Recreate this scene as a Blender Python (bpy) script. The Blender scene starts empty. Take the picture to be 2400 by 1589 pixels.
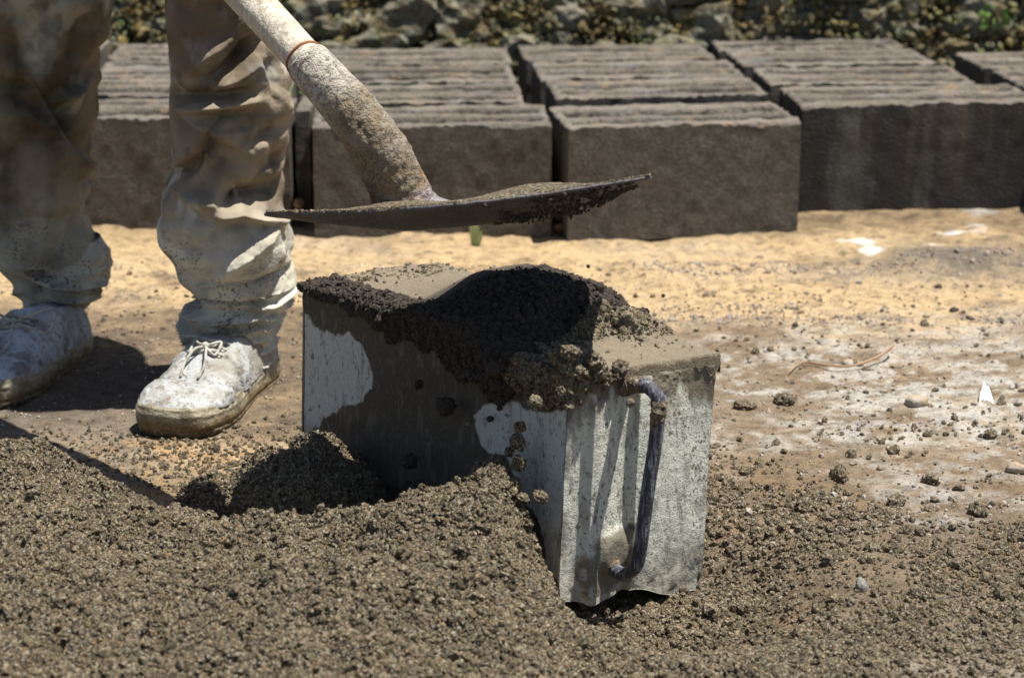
import bpy, math, random
import numpy as np
from mathutils import Vector

# ------------------------------------------------------------------ camera, light, exposure
scn = bpy.context.scene
COL = scn.collection
CAM_H = 0.88
PITCH = math.atan(1461 / 5000.0)
FPX = 5068.0
cam_d = bpy.data.cameras.new('camera')
cam = bpy.data.objects.new('camera', cam_d)
COL.objects.link(cam)
cam.location = (0, 0, CAM_H)
cam.rotation_euler = (math.pi / 2 - PITCH, 0, 0)
cam_d.sensor_width = 36
cam_d.lens = 36 * FPX / 2400
cam_d.clip_start = 0.05
cam_d.clip_end = 400
cam_d.dof.use_dof = True
cam_d.dof.focus_distance = 2.42
cam_d.dof.aperture_fstop = 7.2
scn.camera = cam

SUN_AZ, SUN_EL = math.radians(-5), math.radians(73)      # azimuth from +X towards +Y
sdir = Vector((math.cos(SUN_EL) * math.cos(SUN_AZ), math.cos(SUN_EL) * math.sin(SUN_AZ), math.sin(SUN_EL)))
world = bpy.data.worlds.new('World')
scn.world = world
world.use_nodes = True
wn = world.node_tree
sky = wn.nodes.new('ShaderNodeTexSky')
sky.sky_type = 'NISHITA'
sky.sun_disc = False
sky.sun_elevation = SUN_EL
sky.sun_rotation = math.pi / 2 - SUN_AZ
bg = wn.nodes['Background']
bg.inputs[1].default_value = 0.05
wn.links.new(sky.outputs[0], bg.inputs[0])
sun_d = bpy.data.lights.new('sun', 'SUN')
sun_d.energy = 4.6
sun_d.angle = math.radians(0.5)
sun_d.color = (1.0, 0.95, 0.86)
sun = bpy.data.objects.new('sun', sun_d)
COL.objects.link(sun)
sun.rotation_euler = sdir.to_track_quat('Z', 'Y').to_euler()
sun.location = (3, -1, 5)
scn.view_settings.view_transform = 'Standard'
scn.view_settings.look = 'None'
scn.view_settings.gamma = 1
scn.view_settings.exposure = 0.88
scn.view_settings.use_curve_mapping = False

rng = np.random.default_rng(7)
random.seed(7)

# ------------------------------------------------------------------ helpers
def at(px, py, Y):
    """point of the vertical plane at distance Y seen at a place of the photograph"""
    u = (px - 1200) / FPX
    v = -(py - 794.5) / FPX
    r = np.array([u, math.cos(PITCH) + v * math.sin(PITCH), -math.sin(PITCH) + v * math.cos(PITCH)])
    return np.array([0, 0, CAM_H]) + r * (Y / r[1])

def on_z(px, py, z=0.0):
    u = (px - 1200) / FPX
    v = -(py - 794.5) / FPX
    r = np.array([u, math.cos(PITCH) + v * math.sin(PITCH), -math.sin(PITCH) + v * math.cos(PITCH)])
    return np.array([0, 0, CAM_H]) + r * ((z - CAM_H) / r[2])

def _h(ix, iy, iz, seed):
    n = (ix.astype(np.int64) * 374761393 + iy.astype(np.int64) * 668265263 + iz.astype(np.int64) * 2147483647 + seed * 974711) & 0xffffffff
    n = ((n ^ (n >> 13)) * 1274126177) & 0xffffffff
    n = ((n ^ (n >> 16)) * 2246822519) & 0xffffffff
    return ((n ^ (n >> 15)) & 0xffffff) / float(0xffffff)

def vn(x, y, z=None, seed=0):
    """smooth value noise, -1..1"""
    x = np.asarray(x, float); y = np.asarray(y, float)
    if z is None:
        x0 = np.floor(x); y0 = np.floor(y); fx = x - x0; fy = y - y0
        fx = fx * fx * fx * (fx * (fx * 6 - 15) + 10); fy = fy * fy * fy * (fy * (fy * 6 - 15) + 10)
        zz = np.zeros_like(x0)
        a = _h(x0, y0, zz, seed); b = _h(x0 + 1, y0, zz, seed); c = _h(x0, y0 + 1, zz, seed); d = _h(x0 + 1, y0 + 1, zz, seed)
        return 2 * ((a * (1 - fx) + b * fx) * (1 - fy) + (c * (1 - fx) + d * fx) * fy) - 1
    z = np.asarray(z, float)
    x, y, z = np.broadcast_arrays(x, y, z)
    x0 = np.floor(x); y0 = np.floor(y); z0 = np.floor(z); fx = x - x0; fy = y - y0; fz = z - z0
    fx = fx * fx * (3 - 2 * fx); fy = fy * fy * (3 - 2 * fy); fz = fz * fz * (3 - 2 * fz)
    r = 0
    for dz in (0, 1):
        a = _h(x0, y0, z0 + dz, seed); b = _h(x0 + 1, y0, z0 + dz, seed); c = _h(x0, y0 + 1, z0 + dz, seed); d = _h(x0 + 1, y0 + 1, z0 + dz, seed)
        r = r + ((a * (1 - fx) + b * fx) * (1 - fy) + (c * (1 - fx) + d * fx) * fy) * (fz if dz else 1 - fz)
    return 2 * r - 1

def fbm(x, y, z=None, octv=4, seed=0, gain=0.5):
    s = 0; a = 1; t = 0
    for o in range(octv):
        k = 2.03 ** o
        s = s + a * vn(x * k + 3.1 * o, y * k + 7.7 * o, None if z is None else z * k + 1.3 * o, seed + o)
        t += a; a *= gain
    return s / t

def worley(x, y, seed=0):
    """2D: distance to the nearest cell point (0..~1), and the second nearest"""
    x0 = np.floor(x); y0 = np.floor(y)
    d1 = np.full(x.shape, 9.0); d2 = np.full(x.shape, 9.0); idv = np.zeros(x.shape)
    zz = np.zeros_like(x0)
    for i in (-1, 0, 1):
        for j in (-1, 0, 1):
            cx = x0 + i; cy = y0 + j
            px = cx + _h(cx, cy, zz, seed); py = cy + _h(cx, cy, zz, seed + 5)
            d = (x - px) ** 2 + (y - py) ** 2
            m = d < d1
            d2 = np.where(m, d1, np.minimum(d2, d))
            idv = np.where(m, _h(cx, cy, zz, seed + 9), idv)
            d1 = np.where(m, d, d1)
    return np.sqrt(d1), np.sqrt(d2), idv

def worley3(x, y, z, seed=0):
    x0 = np.floor(x); y0 = np.floor(y); z0 = np.floor(z)
    d1 = np.full(x.shape, 9.0)
    for i in (-1, 0, 1):
        for j in (-1, 0, 1):
            for k in (-1, 0, 1):
                cx = x0 + i; cy = y0 + j; cz = z0 + k
                d = (x - cx - _h(cx, cy, cz, seed)) ** 2 + (y - cy - _h(cx, cy, cz, seed + 5)) ** 2 + (z - cz - _h(cx, cy, cz, seed + 11)) ** 2
                d1 = np.minimum(d1, d)
    return np.sqrt(d1)

def ss(a, b, x):
    t = np.clip((x - a) / (b - a), 0, 1)
    return t * t * (3 - 2 * t)

def seg_dist(x, y, ax, ay, bx, by):
    dx, dy = bx - ax, by - ay
    L2 = dx * dx + dy * dy + 1e-12
    t = np.clip(((x - ax) * dx + (y - ay) * dy) / L2, 0, 1)
    return np.hypot(x - ax - t * dx, y - ay - t * dy), t

def in_poly(x, y, poly):
    """signed-ish inside test, vectorised"""
    ins = np.zeros(x.shape, bool)
    n = len(poly)
    for i in range(n):
        x1, y1 = poly[i]; x2, y2 = poly[(i + 1) % n]
        c = ((y1 > y) != (y2 > y)) & (x < (x2 - x1) * (y - y1) / (y2 - y1 + 1e-12) + x1)
        ins ^= c
    return ins

def poly_sdf(x, y, poly):
    d = np.full(x.shape, 9e9)
    n = len(poly)
    for i in range(n):
        x1, y1 = poly[i]; x2, y2 = poly[(i + 1) % n]
        d = np.minimum(d, seg_dist(x, y, x1, y1, x2, y2)[0])
    return np.where(in_poly(x, y, poly), d, -d)

def mk_mesh(name, verts, faces_quads=None, faces_tris=None, smooth=True, col=None):
    me = bpy.data.meshes.new(name)
    verts = np.ascontiguousarray(verts, dtype=np.float32).reshape(-1, 3)
    me.vertices.add(len(verts))
    me.vertices.foreach_set('co', verts.ravel())
    loops = []; starts = []; totals = []; p = 0
    for f, k in ((faces_quads, 4), (faces_tris, 3)):
        if f is not None and len(f):
            f = np.asarray(f, dtype=np.int32).reshape(-1, k)
            loops.append(f.ravel()); n = len(f)
            starts.append(p + np.arange(n, dtype=np.int32) * k); totals.append(np.full(n, k, np.int32)); p += n * k
    if loops:
        loops = np.concatenate(loops); starts = np.concatenate(starts)
        me.loops.add(len(loops)); me.loops.foreach_set('vertex_index', loops)
        me.polygons.add(len(starts)); me.polygons.foreach_set('loop_start', starts)
        me.polygons.foreach_set('use_smooth', np.full(len(starts), smooth, bool))
    me.update(calc_edges=True)
    me.validate()
    if col is not None:
        a = me.color_attributes.new('Col', 'FLOAT_COLOR', 'POINT')
        c = np.ones((len(verts), 4), np.float32); c[:, :3] = np.asarray(col, np.float32).reshape(-1, 3)
        a.data.foreach_set('color', c.ravel())
    return me

def grid_faces(n, m, closed=False, off=0):
    i = np.arange(n - 1)[:, None]; j = np.arange(m if closed else m - 1)[None, :]
    j2 = (j + 1) % m
    a = i * m + j; b = i * m + j2; c = (i + 1) * m + j2; d = (i + 1) * m + j
    return np.stack([a, b, c, d], -1).reshape(-1, 4) + off

def link(name, me, mat=None, parent=None, label=None, cat=None, group=None, kind=None, loc=None):
    o = bpy.data.objects.new(name, me)
    COL.objects.link(o)
    if me is not None and mat is not None and not me.materials:
        me.materials.append(mat)
    if parent is not None:
        o.parent = parent
    if loc is not None:
        o.location = loc
    if label: o['label'] = label
    if cat: o['category'] = cat
    if group: o['group'] = group
    if kind: o['kind'] = kind
    return o

def grid_normals(V):
    du = np.gradient(V, axis=0); dv = np.gradient(V, axis=1)
    n = np.cross(du, dv)
    return n / (np.linalg.norm(n, axis=-1, keepdims=True) + 1e-12)

def tube(path, radii, seg=12, caps=True):
    P = np.asarray(path, float); R = np.broadcast_to(np.asarray(radii, float), (len(P),))
    T = np.gradient(P, axis=0); T /= np.linalg.norm(T, axis=1, keepdims=True) + 1e-12
    up = np.array([0, 0, 1.0]) if abs(T[0][2]) < 0.9 else np.array([1.0, 0, 0])
    N = up - T[0] * (up @ T[0]); N /= np.linalg.norm(N)
    V = []
    ang = np.linspace(0, 2 * math.pi, seg, endpoint=False)
    for i in range(len(P)):
        N = N - T[i] * (N @ T[i]); N /= np.linalg.norm(N) + 1e-12
        B = np.cross(T[i], N)
        V.append(P[i] + R[i] * (np.cos(ang)[:, None] * N + np.sin(ang)[:, None] * B))
    V = np.array(V)
    F = grid_faces(len(P), seg, closed=True)
    verts = V.reshape(-1, 3); tris = None
    if caps:
        n = len(verts)
        verts = np.vstack([verts, P[0], P[-1]])
        j = np.arange(seg); j2 = (j + 1) % seg
        t1 = np.stack([np.full(seg, n), j2, j], -1)
        o = (len(P) - 1) * seg
        t2 = np.stack([np.full(seg, n + 1), o + j, o + j2], -1)
        tris = np.vstack([t1, t2])
    return verts, F, tris

def smooth_path(pts, n):
    P = np.asarray(pts, float); t = np.linspace(0, len(P) - 1, n); out = []
    for u in t:
        i = min(int(u), len(P) - 2); f = u - i
        p0 = P[max(i - 1, 0)]; p1 = P[i]; p2 = P[i + 1]; p3 = P[min(i + 2, len(P) - 1)]
        out.append(0.5 * ((2 * p1) + (-p0 + p2) * f + (2 * p0 - 5 * p1 + 4 * p2 - p3) * f * f + (-p0 + 3 * p1 - 3 * p2 + p3) * f ** 3))
    return np.array(out)

# ------------------------------------------------------------------ materials
def nn(t, typ, **kw):
    n = t.nodes.new(typ)
    for k, v in kw.items():
        setattr(n, k, v)
    return n

def mat(name, base=(0.3, 0.3, 0.3), attr=False, layers=(), rough=0.85, bumps=(), spec=0.3, metal=0.0, rough_var=0.0, coords='obj', transl=0):
    """layers: (scale, lo, hi, colour, amount[, stretch]) mix a colour in where noise is between lo and hi.
    bumps: (scale, distance, kind)"""
    m = bpy.data.materials.new(name)
    m.use_nodes = True
    t = m.node_tree
    b = t.nodes['Principled BSDF']
    if coords == 'world':
        src = nn(t, 'ShaderNodeNewGeometry').outputs['Position']
    else:
        src = nn(t, 'ShaderNodeTexCoord').outputs['Object']
    if attr:
        a = nn(t, 'ShaderNodeVertexColor', layer_name='Col'); colour = a.outputs[0]
    else:
        r = nn(t, 'ShaderNodeRGB'); r.outputs[0].default_value = (*base, 1); colour = r.outputs[0]
    for L in layers:
        sc, lo, hi, c, amt = L[:5]
        s2 = src
        if len(L) > 5:
            mp = nn(t, 'ShaderNodeMapping'); mp.inputs['Scale'].default_value = L[5]
            t.links.new(src, mp.inputs[0]); s2 = mp.outputs[0]
        n = nn(t, 'ShaderNodeTexNoise'); n.inputs['Scale'].default_value = sc; n.inputs['Detail'].default_value = 3
        n.inputs['Roughness'].default_value = 0.6
        t.links.new(s2, n.inputs['Vector'])
        mr = nn(t, 'ShaderNodeMapRange'); mr.inputs[1].default_value = lo; mr.inputs[2].default_value = hi
        mr.inputs[4].default_value = amt
        t.links.new(n.outputs[0], mr.inputs[0])
        mx = nn(t, 'ShaderNodeMix', data_type='RGBA')
        t.links.new(mr.outputs[0], mx.inputs[0]); t.links.new(colour, mx.inputs[6])
        if isinstance(c, (int, float)):          # a factor on the colour below
            mm = nn(t, 'ShaderNodeMix', data_type='RGBA', blend_type='MULTIPLY'); mm.inputs[0].default_value = 1
            t.links.new(colour, mm.inputs[6]); mm.inputs[7].default_value = (c, c, c, 1)
            t.links.new(mm.outputs[2], mx.inputs[7])
        else:
            mx.inputs[7].default_value = (*c, 1)
        colour = mx.outputs[2]
    t.links.new(colour, b.inputs['Base Color'])
    b.inputs['Roughness'].default_value = rough
    b.inputs['Specular IOR Level'].default_value = spec
    b.inputs['Metallic'].default_value = metal
    if rough_var:
        n = nn(t, 'ShaderNodeTexNoise'); n.inputs['Scale'].default_value = 40
        t.links.new(src, n.inputs['Vector'])
        mr = nn(t, 'ShaderNodeMapRange'); mr.inputs[1].default_value = 0.35; mr.inputs[2].default_value = 0.65
        mr.inputs[3].default_value = rough - rough_var; mr.inputs[4].default_value = min(1, rough + rough_var)
        t.links.new(n.outputs[0], mr.inputs[0]); t.links.new(mr.outputs[0], b.inputs['Roughness'])
    prev = None
    for sc, dist, kind in bumps:
        if kind == 'v':
            n = nn(t, 'ShaderNodeTexVoronoi'); n.inputs['Scale'].default_value = sc; out = n.outputs['Distance']
        else:
            n = nn(t, 'ShaderNodeTexNoise'); n.inputs['Scale'].default_value = sc; n.inputs['Detail'].default_value = 4
            out = n.outputs[0]
        t.links.new(src, n.inputs['Vector'])
        bp = nn(t, 'ShaderNodeBump'); bp.inputs['Distance'].default_value = dist; bp.inputs['Strength'].default_value = 1
        if kind == 'v': bp.invert = True
        t.links.new(out, bp.inputs['Height'])
        if prev: t.links.new(prev, bp.inputs['Normal'])
        prev = bp.outputs[0]
    if prev: t.links.new(prev, b.inputs['Normal'])
    return m

M = {}
grit = [(900, 0.60, 0.68, (0.42, 0.22, 0.08), 0.75), (1300, 0.64, 0.72, (0.55, 0.5, 0.42), 0.7), (600, 0.25, 0.42, 0.5, 0.6), (60, 0.35, 0.65, 0.8, 0.5)]
# layer factor order: colours go in where the noise is above lo
M['ground'] = mat('ground_earth', attr=True, coords='world', rough=0.9,
                  layers=[(55, 0.45, 0.62, 0.66, 0.75), (260, 0.53, 0.63, 0.5, 0.75), (700, 0.62, 0.7, (0.5, 0.46, 0.38), 0.5)],
                  bumps=[(60, 0.006, 'n'), (350, 0.003, 'n')])
M['mix'] = mat('moist_concrete_mix', base=(0.155, 0.119, 0.064), coords='world', rough=0.55, layers=[
    (45, 0.4, 0.62, (0.105, 0.080, 0.045), 0.7), (300, 0.53, 0.59, (0.38, 0.33, 0.225), 0.9), (210, 0.55, 0.60, (0.028, 0.021, 0.012), 0.9), (330, 0.635, 0.66, (0.46, 0.23, 0.07), 0.9),
    (380, 0.65, 0.67, (0.60, 0.58, 0.54), 0.9), (300, 0.66, 0.69, (0.20, 0.23, 0.25), 0.7)],
    bumps=[(450, 0.004, 'n'), (1000, 0.002, 'n')], spec=0.5)
M['mix_wet'] = mat('fresh_concrete_mix', base=(0.046, 0.037, 0.029), coords='world', rough=0.72, layers=[
    (50, 0.42, 0.62, (0.065, 0.052, 0.038), 0.6), (800, 0.61, 0.67, (0.18, 0.1, 0.045), 0.6),
    (1000, 0.62, 0.68, (0.2, 0.18, 0.15), 0.6)],
    bumps=[(500, 0.003, 'n'), (1100, 0.0012, 'n')], spec=0.35)
M['mix_top'] = mat('struck_concrete_mix', attr=True, coords='world', rough=0.75, layers=[
    (600, 0.55, 0.66, 0.6, 0.7), (900, 0.6, 0.67, (0.32, 0.27, 0.2), 0.7), (120, 0.45, 0.62, 0.8, 0.6)],
    bumps=[(450, 0.002, 'n'), (1100, 0.0012, 'n')], spec=0.4)

# ------------------------------------------------------------------ ground
def gc(dense0, dense1, step, far, n=16):
    d = np.arange(dense0, dense1 + step / 2, step)
    k = np.geomspace(step * 3, far, n)
    return np.concatenate([(dense0 - k)[::-1], d, dense1 + k])

def ground_h(x, y):
    base = 0.006 * fbm(x * 6, y * 6, octv=4, seed=3) + 0.002 * fbm(x * 45, y * 45, octv=3, seed=8)
    far = ss(2.9, 3.5, y)
    base = base + 0.014 * far * fbm(x * 12, y * 12, octv=4, seed=21) * (1 - ss(3.9, 4.3, y))
    base = base + 0.030 * np.exp(-(((x - 0.75) / 0.16) ** 2 + ((y - 3.42) / 0.12) ** 2))      # wet hump at the far right
    base = base + 0.018 * ss(3.45, 3.6, y) * (1 - ss(3.62, 3.75, y)) * ss(0.1, 0.9, x) * 0.4
    # clods pressed in the nearer ground, right of the mould
    near = (1 - ss(2.5, 2.95, y)) * ss(-0.05, 0.35, x + 0.4 * (2.3 - y))
    d1, d2, idv = worley(x * 34, y * 34, 4)
    base = base + near * 0.006 * np.clip(0.55 - d1, 0, 1) * (idv > 0.55) * ss(-0.2, 0.25, fbm(x * 5, y * 5, octv=2, seed=77))
    # footprints and scuffs by the shoes
    base = base - 0.006 * np.exp(-(((x + 0.30) / 0.09) ** 2 + ((y - 3.05) / 0.10) ** 2))
    # the ground is pressed down under the near end of the mould
    base = base - 0.080 * np.exp(-(((x - 0.15) / 0.15) ** 2) ** 1.5 - (((y - 2.13) / 0.15) ** 2) ** 1.5)
    return base

xs = gc(-1.25, 1.35, 0.0062, 90)
ys_d = [1.1]
while ys_d[-1] < 5.0:
    ys_d.append(ys_d[-1] + 0.0021 * ys_d[-1] ** 1.0)
ys_d = np.array(ys_d)
ys = np.concatenate([(1.1 - np.geomspace(0.02, 60, 14))[::-1], ys_d, 5.0 + np.geomspace(0.05, 200, 16)])
X, Y = np.meshgrid(xs, ys, indexing='ij')
Z = ground_h(X, Y)
# colours of the ground: dampness and dirt with their own outlines, plus painted white glints
n1 = fbm(X * 3.0, Y * 5.0, octv=5, seed=31); n2 = fbm(X * 8, Y * 11, octv=5, seed=41, gain=0.6); n3 = fbm(X * 30, Y * 45, octv=3, seed=51)
n4 = fbm(X * 3.6, Y * 3.2, octv=5, seed=61, gain=0.62)
tan_ = np.array([0.47, 0.338, 0.184]); pale = np.array([0.40, 0.36, 0.30]); brown = np.array([0.19, 0.135, 0.08])
greyd = np.array([0.20, 0.175, 0.14]); wetd = np.array([0.085, 0.064, 0.046]); white = np.array([0.46, 0.445, 0.41]); och = np.array([0.24, 0.162, 0.088])
C = np.broadcast_to(tan_, X.shape + (3,)).copy()
n6 = fbm(X * 75, Y * 85, octv=3, seed=171, gain=0.8)
n7 = fbm(X * 24, Y * 24, octv=4, seed=181, gain=0.7)
def mixc(c, m):
    global C
    m = np.asarray(m) * (1 + 0.9 * n6 * (1 - np.clip(m, 0, 1)) + 0.5 * n7)
    m = np.clip(m, 0, 1)[..., None]
    C = C * (1 - m) + np.asarray(c) * m
mixc(och, ss(0.0, 0.5, n2) * 0.5)
mixc(brown, ss(0.15, 0.45, n2 * 0.6 + n3 * 0.6) * 0.35)
mixc(pale, ss(-0.1, 0.5, n1 + 0.3 * n3) * 0.3)
right = ss(-0.15, 0.25, X)
midband = ss(3.20, 2.98, Y + 0.14 * n1 + 0.08 * (0.5 - X)) 
mixc(pale * 0.85, midband * right * (0.5 + 0.45 * ss(-0.3, 0.3, n2)))
mixc(white * 0.8, midband * right * ss(0.05, 0.35, -n4 + 1.0 * n3) * 0.75)
n5 = fbm(X * 16, Y * 16, octv=4, seed=71, gain=0.7)
mixc(brown * 0.8, midband * right * ss(0.05, 0.25, n5) * 0.6)
mixc(pale * 0.7, midband * right * ss(0.05, 0.3, -n5 + 0.3 * n2) * 0.5)
mixc(brown, midband * right * ss(0.0, 0.25, n2 - 0.5 * n4) * 0.8)
mixc(och * 0.9, midband * right * ss(0.1, 0.35, n4 - 0.4 * n3) * 0.6)
# pale dusty strip just behind and right of the mould
strip = np.exp(-((Y - 2.62 - 0.03 * n1) / 0.07) ** 2) * ss(0.1, 0.3, X) 
mixc(white * 0.8, strip * ss(-0.4, 0.3, n4 + 0.9 * n3) * 0.8)
# brown moist band nearer
nb = ss(2.54, 2.44, Y + 0.06 * n1)
mixc(brown * 0.85, nb * (0.75 + 0.25 * n2))
mixc(white * 0.8, nb * ss(0.15, 0.45, n4 * 0.7 + 0.6 * n3) * ss(0.15, 0.55, X) * ss(2.15, 2.3, Y) * 0.8)
mixc(brown * 0.42 + greyd * 0.22, ss(2.44, 2.25, Y + 0.06 * n1) * right * (0.72 + 0.25 * np.clip(n5 * 2, -1, 1)))
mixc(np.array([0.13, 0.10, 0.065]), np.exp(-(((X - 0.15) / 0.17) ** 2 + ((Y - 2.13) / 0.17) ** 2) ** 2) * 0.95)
mixc(greyd * 0.85, ss(2.1, 1.95, Y + 0.06 * n1 - 0.15 * (X - 0.4)) * 0.85)
mixc(och * 0.8, nb * ss(0.2, 0.5, n2 + 0.4 * n3) * 0.6)
mixc(greyd * 1.2, ss(2.05, 1.93, Y + 0.1 * n1) * ss(0.2, 0.45, X) * ss(0.1, 0.4, n1 + 0.4 * n4) * 0.7)
# wet hump and damp patch far right
mixc(greyd * 0.7, np.exp(-(((X - 0.75) / 0.2) ** 2 + ((Y - 3.42) / 0.13) ** 2) ** 1.3) * 0.9)
# left: dark damp floor where the worker stands
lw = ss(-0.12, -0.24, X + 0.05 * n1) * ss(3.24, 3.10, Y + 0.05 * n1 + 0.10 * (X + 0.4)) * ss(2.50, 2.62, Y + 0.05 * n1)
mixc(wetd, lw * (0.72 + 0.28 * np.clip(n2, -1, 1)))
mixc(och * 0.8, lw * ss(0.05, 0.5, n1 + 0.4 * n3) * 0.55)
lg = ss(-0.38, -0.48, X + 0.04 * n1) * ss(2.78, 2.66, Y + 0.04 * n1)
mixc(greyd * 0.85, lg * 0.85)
wetx = ss(-0.16, -0.27, X) * ss(2.66, 2.52, Y + 0.04 * n1)
mixc(brown * 0.9, wetx * 0.45 * ss(-0.4, 0.4, n2))
lw2 = np.exp(-(((X + 0.24) / 0.10) ** 2 + ((Y - 2.95) / 0.13) ** 2)) 
mixc(brown * 0.7, lw2 * 0.7)
mixc(brown * 0.85, ss(0.18, 0.34, n7 + 0.3 * n6) * (0.5 - 0.25 * ss(3.0, 3.2, Y)))
mixc(white * 0.95, ss(0.02, 0.22, -n7 + 0.4 * n6 + 0.25 * n4) * 0.75 * ss(3.05, 2.92, Y) * ss(2.5, 2.58, Y) * ss(0.12, 0.28, X))
mixc(white * 0.8, ss(0.12, 0.3, -n7 + 0.4 * n6) * 0.6 * ss(2.6, 2.5, Y) * ss(2.2, 2.3, Y) * ss(0.35, 0.5, X))
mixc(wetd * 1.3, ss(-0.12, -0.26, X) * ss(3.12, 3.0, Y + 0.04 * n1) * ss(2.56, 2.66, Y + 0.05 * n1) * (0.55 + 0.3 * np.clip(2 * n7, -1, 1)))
mixc(np.array([0.36, 0.225, 0.105]), ss(-0.18, -0.26, X) * ss(2.60, 2.54, Y + 0.03 * n1) * ss(-0.1, 0.2, n7) * 0.6)
mixc(brown * 0.5, ss(0.36, 0.5, n6) * 0.55)
for px_, py_, rx_, ry_ in ((2000, 575, .055, .010), (2040, 590, .03, .012), (2250, 562, .045, .008), (2290, 550, .02, .022), (2190, 595, .02, .012), (1840, 520, .03, .02), (2300, 490, .05, .03)):  # white sun glints painted into the ground colour
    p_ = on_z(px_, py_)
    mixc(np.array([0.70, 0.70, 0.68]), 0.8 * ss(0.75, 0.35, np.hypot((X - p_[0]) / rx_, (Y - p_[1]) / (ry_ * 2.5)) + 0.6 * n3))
mixc(wetd * 1.6, ss(0.25, 0.6, n2 + 0.4 * n3) * ss(2.6, 3.3, Y) * ss(4.0, 3.2, Y) * 0.22)
mixc(brown * 0.5, ss(3.55, 3.75, Y) * 0.6)
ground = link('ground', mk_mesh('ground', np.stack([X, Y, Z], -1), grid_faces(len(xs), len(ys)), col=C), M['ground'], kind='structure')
ground['label'] = 'tan sandy earth with damp grey and brown patches'

# ------------------------------------------------------------------ crumbs: instanced grains
def crumb_nodes(name, material, sub=1, jag=0.35):
    g = bpy.data.node_groups.new(name, 'GeometryNodeTree')
    g.interface.new_socket('Geometry', in_out='INPUT', socket_type='NodeSocketGeometry')
    g.interface.new_socket('Geometry', in_out='OUTPUT', socket_type='NodeSocketGeometry')
    gi = g.nodes.new('NodeGroupInput'); go = g.nodes.new('NodeGroupOutput')
    ico = g.nodes.new('GeometryNodeMeshIcoSphere'); ico.inputs['Radius'].default_value = 1; ico.inputs['Subdivisions'].default_value = sub
    nz = g.nodes.new('ShaderNodeTexNoise'); nz.inputs['Scale'].default_value = 1.3
    sub_ = g.nodes.new('ShaderNodeVectorMath'); sub_.operation = 'SUBTRACT'; sub_.inputs[1].default_value = (0.5, 0.5, 0.5)
    scl = g.nodes.new('ShaderNodeVectorMath'); scl.operation = 'SCALE'; scl.inputs['Scale'].default_value = jag * 3
    sp = g.nodes.new('GeometryNodeSetPosition')
    g.links.new(ico.outputs['Mesh'], sp.inputs['Geometry'])
    g.links.new(nz.outputs['Color'], sub_.inputs[0]); g.links.new(sub_.outputs[0], scl.inputs[0]); g.links.new(scl.outputs[0], sp.inputs['Offset'])
    sm = g.nodes.new('GeometryNodeSetMaterial'); sm.inputs['Material'].default_value = material
    g.links.new(sp.outputs[0], sm.inputs['Geometry'])
    iop = g.nodes.new('GeometryNodeInstanceOnPoints')
    g.links.new(gi.outputs[0], iop.inputs['Points']); g.links.new(sm.outputs[0], iop.inputs['Instance'])
    r = g.nodes.new('GeometryNodeInputNamedAttribute'); r.data_type = 'FLOAT_VECTOR'; r.inputs['Name'].default_value = 'rot'
    s = g.nodes.new('GeometryNodeInputNamedAttribute'); s.data_type = 'FLOAT_VECTOR'; s.inputs['Name'].default_value = 'scl'
    e2r = g.nodes.new('FunctionNodeEulerToRotation')
    g.links.new(r.outputs[0], e2r.inputs[0]); g.links.new(e2r.outputs[0], iop.inputs['Rotation'])
    g.links.new(s.outputs[0], iop.inputs['Scale'])
    g.links.new(iop.outputs[0], go.inputs[0])
    return g

def scatter(name, pts, size, material, label, parent=None, cat=None, sub=1, jag=0.35, flat=0.75):
    n = len(pts)
    me = mk_mesh(name, pts)
    a = me.attributes.new('rot', 'FLOAT_VECTOR', 'POINT'); a.data.foreach_set('vector', rng.uniform(0, 6.28, (n, 3)).astype(np.float32).ravel())
    s = size[:, None] * rng.uniform(0.55, 1.4, (n, 3))
    a = me.attributes.new('scl', 'FLOAT_VECTOR', 'POINT'); a.data.foreach_set('vector', s.astype(np.float32).ravel())
    me.materials.append(material)
    o = link(name, me, None, parent, label, cat, kind='stuff')
    md = o.modifiers.new('grains', 'NODES'); md.node_group = crumb_nodes(name, material, sub, jag)
    return o

# ------------------------------------------------------------------ the big foreground heap
def clod(x, y, k, seed, p=1.0):
    d1, d2, i = worley(x * k, y * k, seed)
    return np.clip(1 - d1 * 1.25, 0, 1) ** p * (0.45 + 0.55 * i)

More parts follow.
